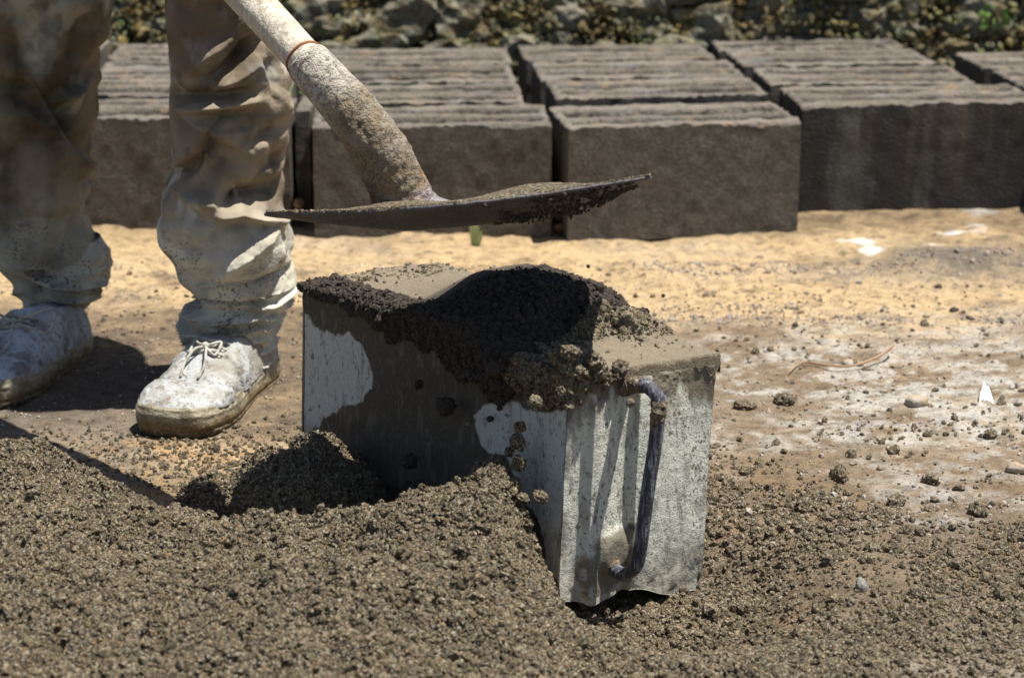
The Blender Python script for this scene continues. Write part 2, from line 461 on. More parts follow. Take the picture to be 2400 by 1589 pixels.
def heap_h(x, y, detail=True):
    wob = 0.02 * fbm(x * 7, y * 7, octv=3, seed=5)
    # crest line of the heap (distance from the camera) across the picture
    yr = np.interp(x, [-1.2, -0.62, -0.54, -0.44, -0.36, -0.29, -0.24, -0.14, -0.05, 0.0, 0.05, 0.2], [2.42, 2.36, 2.33, 2.235, 2.20, 2.13, 2.075, 2.085, 2.12, 2.13, 2.10, 2.05])
    hc = np.interp(x, [-1.2, -0.62, -0.54, -0.46, -0.36, -0.28, -0.22, -0.10, -0.04, -0.01, 0.015, 0.05, 0.2, 0.5], [0.08, 0.08, 0.075, 0.055, 0.045, 0.065, 0.085, 0.098, 0.115, 0.120, 0.08, 0.008, -0.002, -0.015])
    low = np.interp(x, [-1.2, -0.15, -0.03, 0.07, 0.3, 0.55, 0.9], [0.085, 0.076, 0.050, 0.018, 0.008, -0.006, -0.03])
    front = np.clip((yr - y) / 0.35, 0, 1)
    h = hc * (1 - front) + low * front
    h = h + 0.012 * (fbm(x * 8, y * 8, octv=2, seed=9)) * (1 - ss(0.1, 0.5, x))
    back = np.clip(y - yr + wob, 0, 1)
    h = h - back * 1.1 - 0.02 * ss(0.0, 0.05, back)
    h = h - 0.13 * np.exp(-(((x - 0.16) / 0.13) ** 2) ** 1.5 - (((y - 2.12) / 0.15) ** 2) ** 1.5) * ss(0.0, 0.04, x + 0.5 * (y - 2.1))
    # side clump by the far end of the mould
    cx, cy = x + 0.232, y - 2.335
    r = np.sqrt((cx / 0.085) ** 2 + (cy / 0.095) ** 2) + 0.25 * fbm(x * 20, y * 20, octv=2, seed=19)
    cl = 0.100 * np.clip(1 - r, 0, 1) ** 0.62
    h2 = np.where(cl > 0.001, cl - 0.004, -0.5)
    # little crumbs pile between
    r3 = np.sqrt(((x + 0.345) / 0.05) ** 2 + ((y - 2.34) / 0.05) ** 2) + 0.3 * fbm(x * 26, y * 26, octv=2, seed=29)
    h3 = np.where(r3 < 1, 0.045 * np.clip(1 - r3, 0, 1) ** 0.8 - 0.004, -0.5)
    h = np.maximum(np.maximum(np.maximum(h, -0.052), h2), h3)
    if detail:
        wx = x + 0.006 * vn(x * 60, y * 60, seed=2); wy = y + 0.006 * vn(x * 60 + 9, y * 60, seed=4)
        hole = ss(0.52, 0.8, vn(x * 38, y * 46, seed=66)) * 0.007 + ss(0.45, 0.8, fbm(x * 95, y * 95, octv=2, seed=67)) * 0.005
        h = h + 0.008 * clod(wx, wy, 42, 11) + 0.0075 * clod(wx, wy, 95, 12) + 0.0048 * clod(wx, wy, 190, 13) - 1.4 * hole + 0.010 * fbm(x * 20, y * 20, octv=2, seed=88) - 0.006
    return h

hx = np.arange(-0.80, 0.95, 0.0026)
hy = [1.45]
while hy[-1] < 2.50:
    hy.append(hy[-1] + 0.0026)
hy = np.array(hy)
X, Y = np.meshgrid(hx, hy, indexing='ij')
Z = heap_h(X, Y)
g0 = ground_h(X, Y)
cover = ss(-0.006, 0.004, heap_h(X, Y, False) - g0 + 0.0)
Zh = np.where(cover > 0, Z, Z - 0.02)
# trim quads well under the ground or inside the mould
ML_N = np.array([0.058, 2.118]); MB = np.array([-0.631, 0.776]); MB /= np.linalg.norm(MB)
MA = np.array([MB[1], -MB[0]]) * -1
MA = np.array([0.776, 0.631]); MA /= np.linalg.norm(MA)
F = grid_faces(len(hx), len(hy))
zf = (Zh - g0).ravel()[F].max(1)
F = F[zf > -0.006]
heap = link('concrete_mix_heap', mk_mesh('concrete_mix_heap', np.stack([X, Y, Zh], -1), F), M['mix'], kind='stuff',
            label='heap of loose crumbly grey brown concrete mix along the bottom in front of the mould', cat='heap')

# crumbs over the heap, and thinning out over the ground at the right
def pick(n, x0, x1, y0, y1):
    return rng.uniform(x0, x1, n), rng.uniform(y0, y1, n)
x, y = pick(620000, -0.78, 0.92, 1.5, 2.45)
hh = heap_h(x, y, True); gg = ground_h(x, y)
inv = np.abs(x) < (y * 0.2368 + 0.04)
nearm = (hh > gg - 0.002) & inv
# density falls with distance since grains shrink in the picture
cl0 = fbm(x * 55, y * 55, octv=2, seed=402)
keep = nearm & (rng.random(len(x)) < 0.62 * ss(-0.9, 0.0, cl0))
cl_ = vn(x * 70, y * 70, seed=401)
sz = 0.00110 * np.exp(rng.normal(0.05, 0.55, len(x)) + 0.5 * cl_)
sz = np.clip(sz, 0.0006, 0.0055)
pts = np.stack([x, y, hh + sz * 0.3], -1)[keep]
scatter('loose_crumbs', pts, sz[keep], M['mix'], 'small crumbs of concrete mix lying all over the foreground heap', cat='crumbs', jag=0.55)

x, y = pick(250000, -0.75, 1.0, 1.5, 3.3)
dens = ss(2.75, 2.1, y - 0.25 * np.clip(0.4 - x, 0, 0.5)) * ss(0.1, 0.25, x + 0.5 * (2.4 - y)) * (0.05 + 0.3 * ss(0.5, 0.3, x) * ss(2.35, 2.2, y) + 0.75 * ss(-0.15, 0.35, fbm(x * 6, y * 8, octv=3, seed=77)))
dens = np.maximum(dens, 0.8 * np.exp(-((x + 0.33) ** 2 + (y - 2.46) ** 2) / 0.003))
dens = np.maximum(dens, 0.35 * np.exp(-((x + 0.40) ** 2 / 0.03 + (y - 2.50) ** 2 / 0.01)))
dens = np.maximum(dens, 0.015)
dens = dens * ss(1.3, 0.40, x + 0.35 * ss(2.0, 1.8, y))
keep = rng.random(len(x)) < dens
sz = np.clip(0.0015 * np.exp(rng.normal(0.05, 0.55, len(x))), 0.0008, 0.007 - 0.0035 * (x < -0.1))
gg = np.maximum(ground_h(x, y), heap_h(x, y, True) - 0.001)
pts = np.stack([x, y, gg + sz * 0.35], -1)[keep]
scatter('scattered_crumbs', pts, sz[keep], M['mix'], 'crumbs of concrete mix strewn thinly over the bare ground', cat='crumbs', sub=2, jag=0.45)

# tiny pale stones and grit on the tan ground further back
x, y = pick(60000, -0.9, 1.2, 2.2, 3.45)
keep = rng.random(len(x)) < np.clip(0.1 + 0.9 * ss(0.0, 0.5, fbm(x * 3, y * 7, octv=3, seed=61)) * ss(0.0, 0.3, x), 0, 1)
sz = np.clip(0.0013 * np.exp(rng.normal(0, 0.5, len(x))), 0.0007, 0.005)
M['grit'] = mat('pale_grit', base=(0.34, 0.31, 0.27), coords='world', rough=0.9, layers=[(60, 0.4, 0.6, (0.22, 0.14, 0.07), 0.8), (90, 0.5, 0.6, (0.2, 0.2, 0.21), 0.8)])
pts = np.stack([x, y, ground_h(x, y) + sz * 0.3], -1)[keep]
scatter('grit', pts, sz[keep], M['grit'], 'fine pale gravel and grit scattered on the sandy ground', cat='gravel')

# ------------------------------------------------------------------ rubble stone wall at the back
M['stone'] = mat('mossy_stone', base=(0.27, 0.25, 0.19), coords='world', rough=0.95, layers=[
    (7, 0.42, 0.6, (0.15, 0.17, 0.14), 0.8), (20, 0.45, 0.6, (0.20, 0.14, 0.05), 0.8), (40, 0.55, 0.65, (0.34, 0.33, 0.26), 0.7), (26, 0.52, 0.60, 0.35, 0.8), (33, 0.2, 0.4, 0.5, 0.5), (60, 0.58, 0.64, (0.06, 0.09, 0.018), 0.8)],
    bumps=[(30, 0.02, 'n'), (110, 0.008, 'n')])
M['moss'] = mat('moss', base=(0.125, 0.115, 0.05), coords='world', rough=1.0, layers=[
    (9, 0.42, 0.58, (0.18, 0.12, 0.04), 0.85), (30, 0.5, 0.62, (0.10, 0.12, 0.085), 0.8), (80, 0.55, 0.65, (0.28, 0.28, 0.20), 0.7), (18, 0.5, 0.6, 0.4, 0.7), (14, 0.6, 0.66, (0.13, 0.21, 0.035), 0.5)])
def unit_ico(sub):
    me = bpy.data.meshes.new('ico')
    import bmesh
    b = bmesh.new(); bmesh.ops.create_icosphere(b, subdivisions=sub, radius=1); 
    V = np.array([v.co[:] for v in b.verts]); Fc = np.array([[v.index for v in f.verts] for f in b.faces])
    b.free(); bpy.data.meshes.remove(me)
    return V, Fc
ICO3 = unit_ico(3); ICO4 = unit_ico(4); ICO2 = unit_ico(2)
def lump(base, seed, amp=0.3, k=1.3, boxy=0.0):
    V, Fc = base
    W = V.copy()
    if boxy:
        q = np.abs(V).max(1, keepdims=True)
        W = V * (1 - boxy) + V / q * boxy * 0.85
    n = fbm(V[:, 0] * k + seed * 5.1, V[:, 1] * k, V[:, 2] * k, octv=4, seed=seed)
    return W * (1 + amp * n)[:, None], Fc
stone_meshes = []
for i in range(10):
    V, Fc = lump(ICO3, 100 + i, 0.55, 1.9, 0.6)
    stone_meshes.append(mk_mesh('stone', V, None, Fc, smooth=False)); stone_meshes[-1].materials.append(M['stone'])
wall = link('rubble_wall', None, label='rough old rubble stone wall overgrown with brown and green moss behind the block rows', cat='wall', loc=(0, 0, 0))
WY = 4.60
core_v = []
bx0, bx1, by0, by1, bz0, bz1 = -1.75, 2.3, WY + 0.07, WY + 0.55, -0.05, 0.93
cv = np.array([[a, b + (c * 0.38 if b == by0 else 0.1), c] for a in (bx0, bx1) for b in (by0, by1) for c in (bz0, bz1)])
cf = np.array([[0, 1, 3, 2], [4, 6, 7, 5], [0, 4, 5, 1], [2, 3, 7, 6], [0, 2, 6, 4], [1, 5, 7, 3]])
link('core', mk_mesh('wall_core', cv, cf, smooth=False), M['stone'], wall)
r = random.Random(3)
z = 0.02; row = 0; cnt = 0
while z < 0.95 and cnt < 292:
    hgt = r.uniform(0.06, 0.10)
    xx = -1.72 + r.uniform(0, 0.1)
    while xx < 2.3 and cnt < 292:
        w = r.uniform(0.10, 0.22)
        o = link('stone', r.choice(stone_meshes), None, wall)
        hz = hgt * r.uniform(0.9, 1.15)
        o.location = (xx + w / 2, WY + 0.07 + 0.38 * z + r.uniform(-0.03, 0.03), z + hgt / 2 + r.uniform(-0.01, 0.01))
        o.scale = (w * 0.56, 0.10, hz * 0.62)
        o.rotation_euler = (-0.3 + r.uniform(-0.15, 0.15), r.uniform(-0.2, 0.2), r.uniform(-0.25, 0.25))
        xx += w; cnt += 1
    z += hgt; row += 1
x = rng.uniform(-1.5, 1.9, 190000); zz = rng.uniform(0.0, 0.60, 190000)
dm = fbm(x * 3.5, zz * 7, octv=4, seed=91)
keep = rng.random(len(x)) < ss(-0.45, 0.30, dm + 0.25 * fbm(x * 14, zz * 20, octv=3, seed=92) + 0.14 * ss(-0.6, 0.3, x)) * 0.85
keep |= (zz < 0.10) & (rng.random(len(x)) < 0.35)
yy = WY - 0.02 + 0.38 * zz - 0.02 + 0.09 * rng.random(len(x)) - 0.25 * np.clip(0.11 - zz, 0, 1) * rng.random(len(x))
sz = np.clip(0.0036 * np.exp(rng.normal(0, 0.55, len(x))), 0.0013, 0.014)
scatter('moss', np.stack([x, yy, zz], -1)[keep], sz[keep], M['moss'], None, parent=wall, jag=0.6)
# small bright leaves on the wall foot
M['leaf'] = mat('green_leaf', base=(0.10, 0.20, 0.03), rough=0.6, layers=[(60, 0.4, 0.6, (0.16, 0.24, 0.05), 0.6)])

# ------------------------------------------------------------------ drying concrete blocks
M['block'] = mat('damp_concrete_block', base=(0.100, 0.090, 0.075), coords='world', rough=0.9, layers=[
    (14, 0.4, 0.62, (0.118, 0.104, 0.086), 0.7), (90, 0.48, 0.6, 0.62, 0.7), (70, 0.55, 0.65, (0.155, 0.145, 0.125), 0.6), (200, 0.55, 0.65, (0.17, 0.145, 0.12), 0.6), (260, 0.6, 0.66, 0.45, 0.7)],
    bumps=[(180, 0.004, 'n'), (500, 0.002, 'n')])
M['block_wet'] = mat('wet_concrete_block', base=(0.034, 0.031, 0.030), coords='world', rough=0.62, layers=[
    (6, 0.52, 0.64, (0.085, 0.074, 0.058), 0.9, (1.6, 1.6, 0.25)), (14, 0.58, 0.66, (0.10, 0.10, 0.095), 0.6, (1, 1, 0.12)), (260, 0.6, 0.66, 0.5, 0.6)],
    bumps=[(180, 0.003, 'n')])
M['block_top'] = mat('drying_block_top', attr=True, coords='world', rough=0.95, layers=[
    (40, 0.45, 0.62, 0.62, 0.6), (160, 0.5, 0.65, 0.65, 0.6), (10, 0.55, 0.66, (0.22, 0.235, 0.25), 0.4, (0.5, 3, 1)), (25, 0.6, 0.68, (0.30, 0.20, 0.11), 0.5)],
    bumps=[(120, 0.006, 'n'), (400, 0.003, 'n')])

def block_mesh(seed, L=0.395, D=0.196, Hh=0.20, wet=0):
    nx, ny, nz = 110, 58, 26
    gx = np.linspace(0, L, nx); gy = np.linspace(0, D, ny); gz = np.linspace(0, Hh, nz)
    parts = []; Fs = []; mats = []; off = 0; cols = []
    rr = random.Random(seed)
    TX, TY = np.meshgrid(gx, gy, indexing='ij')
    # three long shells and two slots, closed by end webs
    t = TY / D
    wav = 0.035 * vn(TX * 7 + seed, TY * 0 + 1, seed=seed) + 0.02 * vn(TX * 24 + seed, TY * 14, seed=seed + 2)
    c1_, c2_ = rr.uniform(0.22, 0.34), rr.uniform(0.64, 0.76); w1_, w2_ = rr.uniform(0.09, 0.16), rr.uniform(0.08, 0.15)
    dm_ = 0.55 + 0.6 * ss(-0.5, 0.5, vn(TX * 5 + seed, TY * 3, seed=seed + 5))
    def slot(c, w, dep):
        return -dep * ss(w, w * 0.72, np.abs(t + wav - c)) * ss(0.012, 0.022, TX) * ss(0.012, 0.022, L - TX) 
    d1, d2, d3 = rr.uniform(0.03, 0.06), rr.uniform(0.03, 0.06), rr.uniform(0.006, 0.012)
    top = Hh + dm_ * (slot(c1_, w1_, d1) + slot(c2_, w2_, d2)) - 0.005 * ss(0.3, 0.7, vn(TX * 6 + seed * 2, TY * 90, seed=seed + 15))
    top = top - d3 * ss(0.03, 0.0, np.abs(t - 0.5 + wav)) * 0.5
    top = top + 0.0035 * fbm(TX * 30 + seed, TY * 60, octv=4, seed=seed + 1)
    top = top + 0.002 * ss(0.1, 0.6, fbm(TX * 12 + seed, TY * 60, octv=3, seed=seed + 7))
    edge = np.minimum(np.minimum(TX, L - TX), np.minimum(TY, D - TY))
    top = top - 0.004 * ss(0.005, 0.0, edge) * (0.6 + 0.6 * vn(TX * 110, TY * 110 + seed, seed=seed))
    Vt = np.stack([TX, TY, top], -1)
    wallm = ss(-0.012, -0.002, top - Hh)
    ct = np.array([0.028, 0.024, 0.020]) * (1 - wallm[..., None]) + np.array([0.180, 0.158, 0.130]) * wallm[..., None]  # colour darkens with depth: the slots' shade is painted in
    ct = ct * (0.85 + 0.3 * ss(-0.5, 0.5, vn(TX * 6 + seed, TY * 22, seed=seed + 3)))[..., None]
    parts.append(Vt.reshape(-1, 3)); Fs.append(grid_faces(nx, ny)[:, ::1]); mats.append(np.ones(len(Fs[-1]), int)); off += nx * ny
    cols.append(ct.reshape(-1, 3))
    def side(A, top_line, flip):
        nonlocal off
        # A: (n,2) footprint line, top_line: z at the top
        k = np.linspace(0, 1, nz)[None, :]
        Vs = np.zeros((len(A), nz, 3)); Vs[..., 0] = A[:, 0:1]; Vs[..., 1] = A[:, 1:2]; Vs[..., 2] = top_line[:, None] * k
        f = grid_faces(len(A), nz, off=off)
        if flip: f = f[:, ::-1]
        parts.append(Vs.reshape(-1, 3)); Fs.append(f); mats.append(np.zeros(len(f), int)); off += len(A) * nz
        cols.append(np.full((len(A) * nz, 3), 0.1))
    side(np.stack([gx, gx * 0], -1), top[:, 0], False)
    side(np.stack([gx, gx * 0 + D], -1), top[:, -1], True)
    side(np.stack([gy * 0, gy], -1), top[0, :], True)
    side(np.stack([gy * 0 + L, gy], -1), top[-1, :], False)
    V = np.vstack(parts)
    k = 1.0
    dv = np.stack([vn(V[:, 0] * 45 + seed, V[:, 1] * 45, V[:, 2] * 45, seed=seed + 20 + i) for i in range(3)], -1)
    dv2 = np.stack([vn(V[:, 0] * 11 + seed, V[:, 1] * 11, V[:, 2] * 11, seed=seed + 30 + i) for i in range(3)], -1)
    V = V + 0.0008 * dv + 0.0007 * dv2
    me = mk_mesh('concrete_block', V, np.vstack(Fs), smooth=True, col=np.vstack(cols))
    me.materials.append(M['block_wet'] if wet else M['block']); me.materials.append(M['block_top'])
    me.polygons.foreach_set('material_index', np.concatenate(mats).astype(np.int32))
    return me

rowname = ['front', 'second', 'third', 'back']
colname = {0: 'behind the left trouser leg', 1: 'seen between the trouser legs', 2: 'behind the shovel socket', 3: 'behind the blade tip', 4: 'right of the blade tip column', 5: 'at the far right edge'}
# columns: x of the left front corner, y of the front, yaw of the column (lean), per-row shift
cols_ = [(-1.24, 3.76, 2, 1), (-0.795, 3.700, 2, 2), (-0.345, 3.625, 3, 4.3), (0.100, 3.615, 5, 6), (0.524, 3.830, 5, 8), (0.992, 3.80, 6, 8)]
rrl = random.Random(5)
for ci, (bx, by, yaw, lean_) in enumerate(cols_):
    for ri in range(4):
        if ci == 5 and ri == 3: continue
        wet = 1 if (ci >= 4 and ri == 0) else 0
        me = block_mesh(200 + ci * 7 + ri * 31, L=((0.44 if ci == 4 else 0.408) if ri == 0 else rrl.uniform(0.385, 0.398)), wet=wet)
        nm = {0: 'first', 1: 'second', 2: 'third', 3: 'fourth'}[ri]
        lab = 'dark hollow concrete block in the %s row %s' % (rowname[ri], colname[ci])
        o = link('concrete_block', me, None, None, lab, 'concrete block', 'concrete blocks drying in rows behind the worker')
        ang = math.radians(yaw + random.uniform(-0.8, 0.8))
        if ci == 3 and ri == 0: ang = math.radians(9)
        shift = ri * 0.217
        lean = math.tan(math.radians(lean_))
        o.location = (bx - shift * lean + random.uniform(-0.006, 0.006), by + shift + (0.012 if ri else 0) + (0.06 if (ci == 3 and ri) else 0), -0.004)
        if ci == 4: o.location.y = by + ri * 0.222
        o.rotation_euler = (0, 0, ang)
# the narrow block seen end-on between the columns
me = block_mesh(777, L=0.026, D=0.15)
o = link('concrete_block', me, None, None, 'narrow dark concrete piece standing in the gap between the two left block rows', 'concrete block')
o.location = (-0.382, 3.76, 0)

# ------------------------------------------------------------------ the steel block mould
MZ = 0.218
cN = np.array([0.058, 2.118]); cR = np.array([0.2165, 2.207]); cL = np.array([-0.2495, 2.4956]); cF = cR + (cL - cN) * 0.985
LEN = np.linalg.norm(cL - cN); WID = np.linalg.norm(cR - cN)
dL = (cL - cN) / LEN; dW = (cR - cN) / WID
def mpt(s, t, z, out=0.0, side=None):
    """s along the long side from the near corner, t across, z height; the whole mould leans about 2 degrees"""
    s = np.asarray(s, float); t = np.asarray(t, float); z = np.asarray(z, float)
    p = cN[None] + s[..., None] * dL + t[..., None] * dW if False else None
    xy = cN + s[..., None] * dL + t[..., None] * dW
    lean = (z - MZ) * 0.036
    return np.stack([xy[..., 0] + lean, xy[..., 1] + lean * 0.2, z], -1)

mould = link('block_mould', None, label='pale grey painted steel block mould splashed with wet concrete mix', cat='mould', loc=(0, 0, 0))
M['paint'] = mat('scuffed_pale_paint', attr=True, coords='world', rough=0.7, spec=0.35, layers=[
    (90, 0.56, 0.64, (0.16, 0.14, 0.12), 0.5, (1, 1, 0.35)), (420, 0.60, 0.66, (0.15, 0.125, 0.09), 0.8, (1, 1, 0.45)),
    (170, 0.63, 0.67, (0.10, 0.085, 0.07), 0.8, (1, 1, 0.6)), (700, 0.6, 0.68, 0.7, 0.7)],
    bumps=[(30, 0.0020, 'n'), (420, 0.0007, 'n'), (900, 0.0006, 'n')])
CLEAN = np.array([0.50, 0.52, 0.50]); CLEAN_LIT = np.array([0.64, 0.645, 0.56]); MUD = np.array([0.064, 0.053, 0.040]); MUDL = np.array([0.20, 0.175, 0.125])  # light painted into one paint: bluish shade on the side, sunlit tone on the end

def crop2px(cx, cy):
    return 650 + cx / 1.742, 550 + cy / 1.742
def px_to_panel(px, py):
    """place on the long side panel (s, z)"""
    u = (px - 1200) / FPX; v = -(py - 794.5) / FPX
    r_ = np.array([u, math.cos(PITCH) + v * math.sin(PITCH), -math.sin(PITCH) + v * math.cos(PITCH)])
    n = np.array([dL[1], -dL[0]])
    tt = (cN @ n) / (r_[:2] @ n)
    p = r_ * tt + np.array([0, 0, CAM_H])
    return (p[:2] - cN) @ dL, p[2]
polyA = [px_to_panel(*crop2px(*c)) for c in [(60, 275), (105, 290), (150, 345), (190, 385), (240, 402), (300, 390), (335, 440), (375, 485), (402, 560), (398, 625), (360, 670), (290, 700), (205, 755), (155, 825), (140, 900), (60, 900)]]
polyB = [px_to_panel(*crop2px(*c)) for c in [(1230, 715), (1130, 722), (1060, 706), (990, 690), (900, 684), (845, 695), (815, 740), (830, 800), (852, 855), (885, 885), (950, 905), (985, 1000), (1035, 1085), (1105, 1165), (1125, 1400), (1230, 1400)]]

def panel(name, P0, P1, outward, ribs, colfn, zb=-0.04, n=300, m=150, bottom=None, thick=0.004):
    """sheet metal panel between two top corners; ribs(a) gives how far the sheet stands out at a (metres along)"""
    W = np.linalg.norm(P1 - P0)
    a = np.linspace(0, W, n); k = np.linspace(0, 1, m)
    A, K = np.meshgrid(a, k, indexing='ij')
    zb_ = zb + (bottom(A) if bottom else 0)
    Zt = MZ - 0.006 - (MZ - 0.006 - zb_) * K
    out = ribs(A, Zt)
    d = (P1 - P0) / W
    xy = P0 + A[..., None] * d + out[..., None] * outward
    lean = (Zt - MZ) * 0.036
    V = np.stack([xy[..., 0] + lean, xy[..., 1] + lean * 0.2, Zt], -1)
    c = colfn(A, Zt)
    V2 = V.copy(); V2[..., 0] -= outward[0] * thick; V2[..., 1] -= outward[1] * thick
    nv = n * m
    F1 = grid_faces(n, m); F2 = grid_faces(n, m, off=nv)[:, ::-1]
    def strip(idx, flip):
        q = np.stack([idx[:-1], idx[1:], idx[1:] + nv, idx[:-1] + nv], -1)
        return q[:, ::-1] if flip else q
    I = np.arange(nv).reshape(n, m)
    Fs = np.vstack([F1, F2, strip(I[:, 0], True), strip(I[:, -1], False), strip(I[0, :], False), strip(I[-1, :], True)])
    return link(name, mk_mesh(name, np.vstack([V.reshape(-1, 3), V2.reshape(-1, 3)]), Fs, col=np.vstack([c.reshape(-1, 3)] * 2)), M['paint'], mould)

def col_side(S, Zt):
    s = S; wob = 0.004 * fbm(s * 25, Zt * 25, octv=3, seed=6) + 0.003 * vn(s * 60, Zt * 60, seed=7) + 0.002 * vn(s * 200, Zt * 200, seed=9)
    dA = poly_sdf(s, Zt, polyA) + wob; dB = poly_sdf(s, Zt, polyB) + wob
    clean = np.maximum(ss(-0.001, 0.0015, dA), ss(-0.001, 0.0015, dB))
    c = MUD + (CLEAN - MUD) * clean[..., None]
    # thin dried smears inside the clean parts
    sm = ss(0.1, 0.5, fbm(s * 25, Zt * 10, octv=4, seed=70)) * clean * 0.35
    c = c * (1 - sm[..., None]) + np.array([0.27, 0.25, 0.22]) * sm[..., None]
    lower = ss(0.07, -0.01, Zt + 0.02 * vn(s * 30, Zt * 30, seed=3)) * 0.5
    c = c * (1 - lower[..., None]) + MUDL * 0.8 * lower[..., None]
    return c
nS = -np.array([dL[1], -dL[0]]); nS = nS if nS[1] < 0 else -nS
def ribs_side(A, Zt):
    # two shallow pressed grooves near the near end, and panel dents
    g = 0.0035 * np.exp(-((A - 0.055 - 0.012 * (Zt / 0.2)) / 0.007) ** 2) - 0.003 * np.exp(-((A - 0.085 - 0.012 * (Zt / 0.2)) / 0.008) ** 2)
    return g + 0.002 * fbm(A * 8, Zt * 8, octv=2, seed=17) + 0.0006 * fbm(A * 90, Zt * 90, octv=3, seed=27)
panel('side_panel', cN, cL, nS, ribs_side, col_side)
nE = np.array([dW[1], -dW[0]]); nE = nE if nE[1] < 0 else -nE
ZFT = at(1431, 1290, 2.15)[2]; ZRU = at(1440, 1255, 2.152)[2]; ZTP = at(1458, 910, 2.155)[2]
def ribs_end(A, Zt):
    a = A / WID
    aw = a + 0.004 * vn(Zt * 25, A * 0 + 3, seed=1)
    g = 0.008 * ss(0.130, 0.158, aw) - 0.008 * ss(0.19, 0.42, aw) + 0.009 * ss(0.430, 0.458, aw) - 0.008 * ss(0.5, 0.9, aw)
    g = g + 0.007 * np.exp(-((a - 0.17) / 0.05) ** 2) * ss(0.06, -0.03, Zt)
    g = g + 0.002 * np.exp(-((a - 0.84) / 0.10) ** 2) * ss(0.2, 0.0, Zt)
    g = g + 0.0022 * fbm(A * 14, Zt * 10, octv=3, seed=117) + 0.0003 * fbm(A * 160, Zt * 160, octv=3, seed=127)
    foot = ss(0.028, 0.012, np.hypot(A - 0.062, (Zt - ZFT) * 0.8))
    g = g + 0.007 * foot + 0.004 * ss(0.01, -0.03, Zt) * fbm(A * 30, Zt * 30, octv=3, seed=137)
    crust = ss(MZ - 0.035, MZ, Zt + 0.012 * vn(A * 50, Zt * 20, seed=14))
    g = g * ss(MZ - 0.002, MZ - 0.035, Zt)
    return g + 0.003 * crust * ss(MZ - 0.002, MZ - 0.012, Zt) * (1 + fbm(A * 120, Zt * 120, octv=3, seed=147))
def col_end(A, Zt):
    a = A / WID
    w1 = vn(A * 50, Zt * 14, seed=15) + 0.5 * vn(A * 140, Zt * 60, seed=16)
    crust = ss(MZ - 0.045, MZ - 0.025, Zt + 0.018 * w1 + 0.010 * ss(0.6, 1.0, a) - 0.02 * (a < 0.55) * ss(0.3, 0.5, a))
    c = CLEAN_LIT + (MUDL * 0.85 - CLEAN_LIT) * crust[..., None]
    fl = vn(A * 40, Zt * 30, seed=23) + 0.6 * vn(A * 120, Zt * 90, seed=24)
    low = ss(0.035, -0.015, Zt + 0.024 * fl + 0.03 * np.abs(a - 0.4)) * 0.6
    c = c * (1 - low[..., None]) + MUDL * low[..., None]
    foot = ss(0.040, 0.030, np.hypot(A - 0.060, (Zt - ZFT + 0.006)) + 0.008 * fl)
    c = c * (1 - foot[..., None] * 0.9) + MUDL * 0.8 * foot[..., None] * 0.9
    stains = ss(0.25, 0.6, fbm(A * 45, Zt * 12, octv=4, seed=33)) * 0.5
    c = c * (1 - stains[..., None]) + np.array([0.27, 0.25, 0.19]) * stains[..., None]
    rust = ss(0.2, 0.5, fbm(A * 120, Zt * 60, octv=3, seed=53)) * np.exp(-((a - 0.40) / 0.14) ** 2) * np.exp(-((Zt - ZRU - 0.008) / 0.016) ** 2)
    c = c * (1 - rust[..., None]) + np.array([0.035, 0.03, 0.035]) * rust[..., None]
    scuff = np.exp(-((a - 0.15) / 0.022) ** 2) * ss(0.1, 0.03, Zt) * ss(0.0, 0.4, vn(A * 200, Zt * 60, seed=63)) 
    c = c * (1 - scuff[..., None] * 0.7) + np.array([0.62, 0.66, 0.72]) * scuff[..., None] * 0.7
    w3_, _, i3_ = worley(A * 150, Zt * 95, 77)
    spt = (w3_ < 0.10 + 0.22 * i3_ ** 3) * ss(-0.3, 0.3, vn(A * 30, Zt * 18, seed=78))
    c = c * (1 - 0.85 * spt[..., None]) + np.array([0.15, 0.125, 0.08]) * 0.85 * spt[..., None]
    edge = ss(0.012, 0.0, A) * ss(-0.2, 0.4, vn(A * 0, Zt * 60, seed=64)) * 0.6
    c = c * (1 - edge[..., None]) + np.array([0.15, 0.12, 0.11]) * edge[..., None]
    return c
def bot_end(A):
    a = A / WID
    return -0.020 * a + 0.012 * np.exp(-((a - 0.50) / 0.15) ** 2) - 0.003 * np.exp(-((a - 0.82) / 0.1) ** 2) + 0.010 * ss(0.25, 0.0, a) * 0.3
panel('end_panel', cN + nE * 0.001, cR + nE * 0.001, nE, ribs_end, col_end, zb=-0.030, n=260, m=340, bottom=bot_end)
flat = lambda A, Zt: 0 * A
cmud = lambda A, Zt: np.broadcast_to(MUDL, A.shape + (3,))
panel('side_panel', cR, cF, -nS, flat, cmud, n=40, m=12)
panel('end_panel', cL, cF, -nE, flat, cmud, n=20, m=12)
# handle: bent bar
M['bar'] = mat('worn_steel_bar', base=(0.045, 0.045, 0.058), coords='world', rough=0.58, spec=0.4, metal=0.2, layers=[
    (160, 0.52, 0.60, (0.20, 0.21, 0.26), 0.75, (1, 1, 0.22)), (400, 0.58, 0.64, (0.36, 0.40, 0.46), 0.6, (1, 1, 0.12))], bumps=[(300, 0.0008, 'n')], rough_var=0.15)
def epnt(a, z, out):
    xy = cN + dW * a + nE * out
    l = (z - MZ) * 0.036
    return [xy[0] + l, xy[1] + l * .2, z]
hp = smooth_path([epnt(0.070, ZTP, -0.004), at(1482, 904, 2.140), at(1514, 905, 2.122), at(1540, 930, 2.112), at(1543, 968, 2.109), at(1534, 1050, 2.109), at(1520, 1140, 2.108),
                  at(1508, 1230, 2.107), at(1500, 1290, 2.107), at(1490, 1326, 2.109), at(1466, 1345, 2.119), at(1441, 1335, 2.134), at(1428, 1312, 2.147), epnt(0.058, ZFT + 0.003, -0.004)], 110)
v, f, t3 = tube(hp, 0.0074, 18)
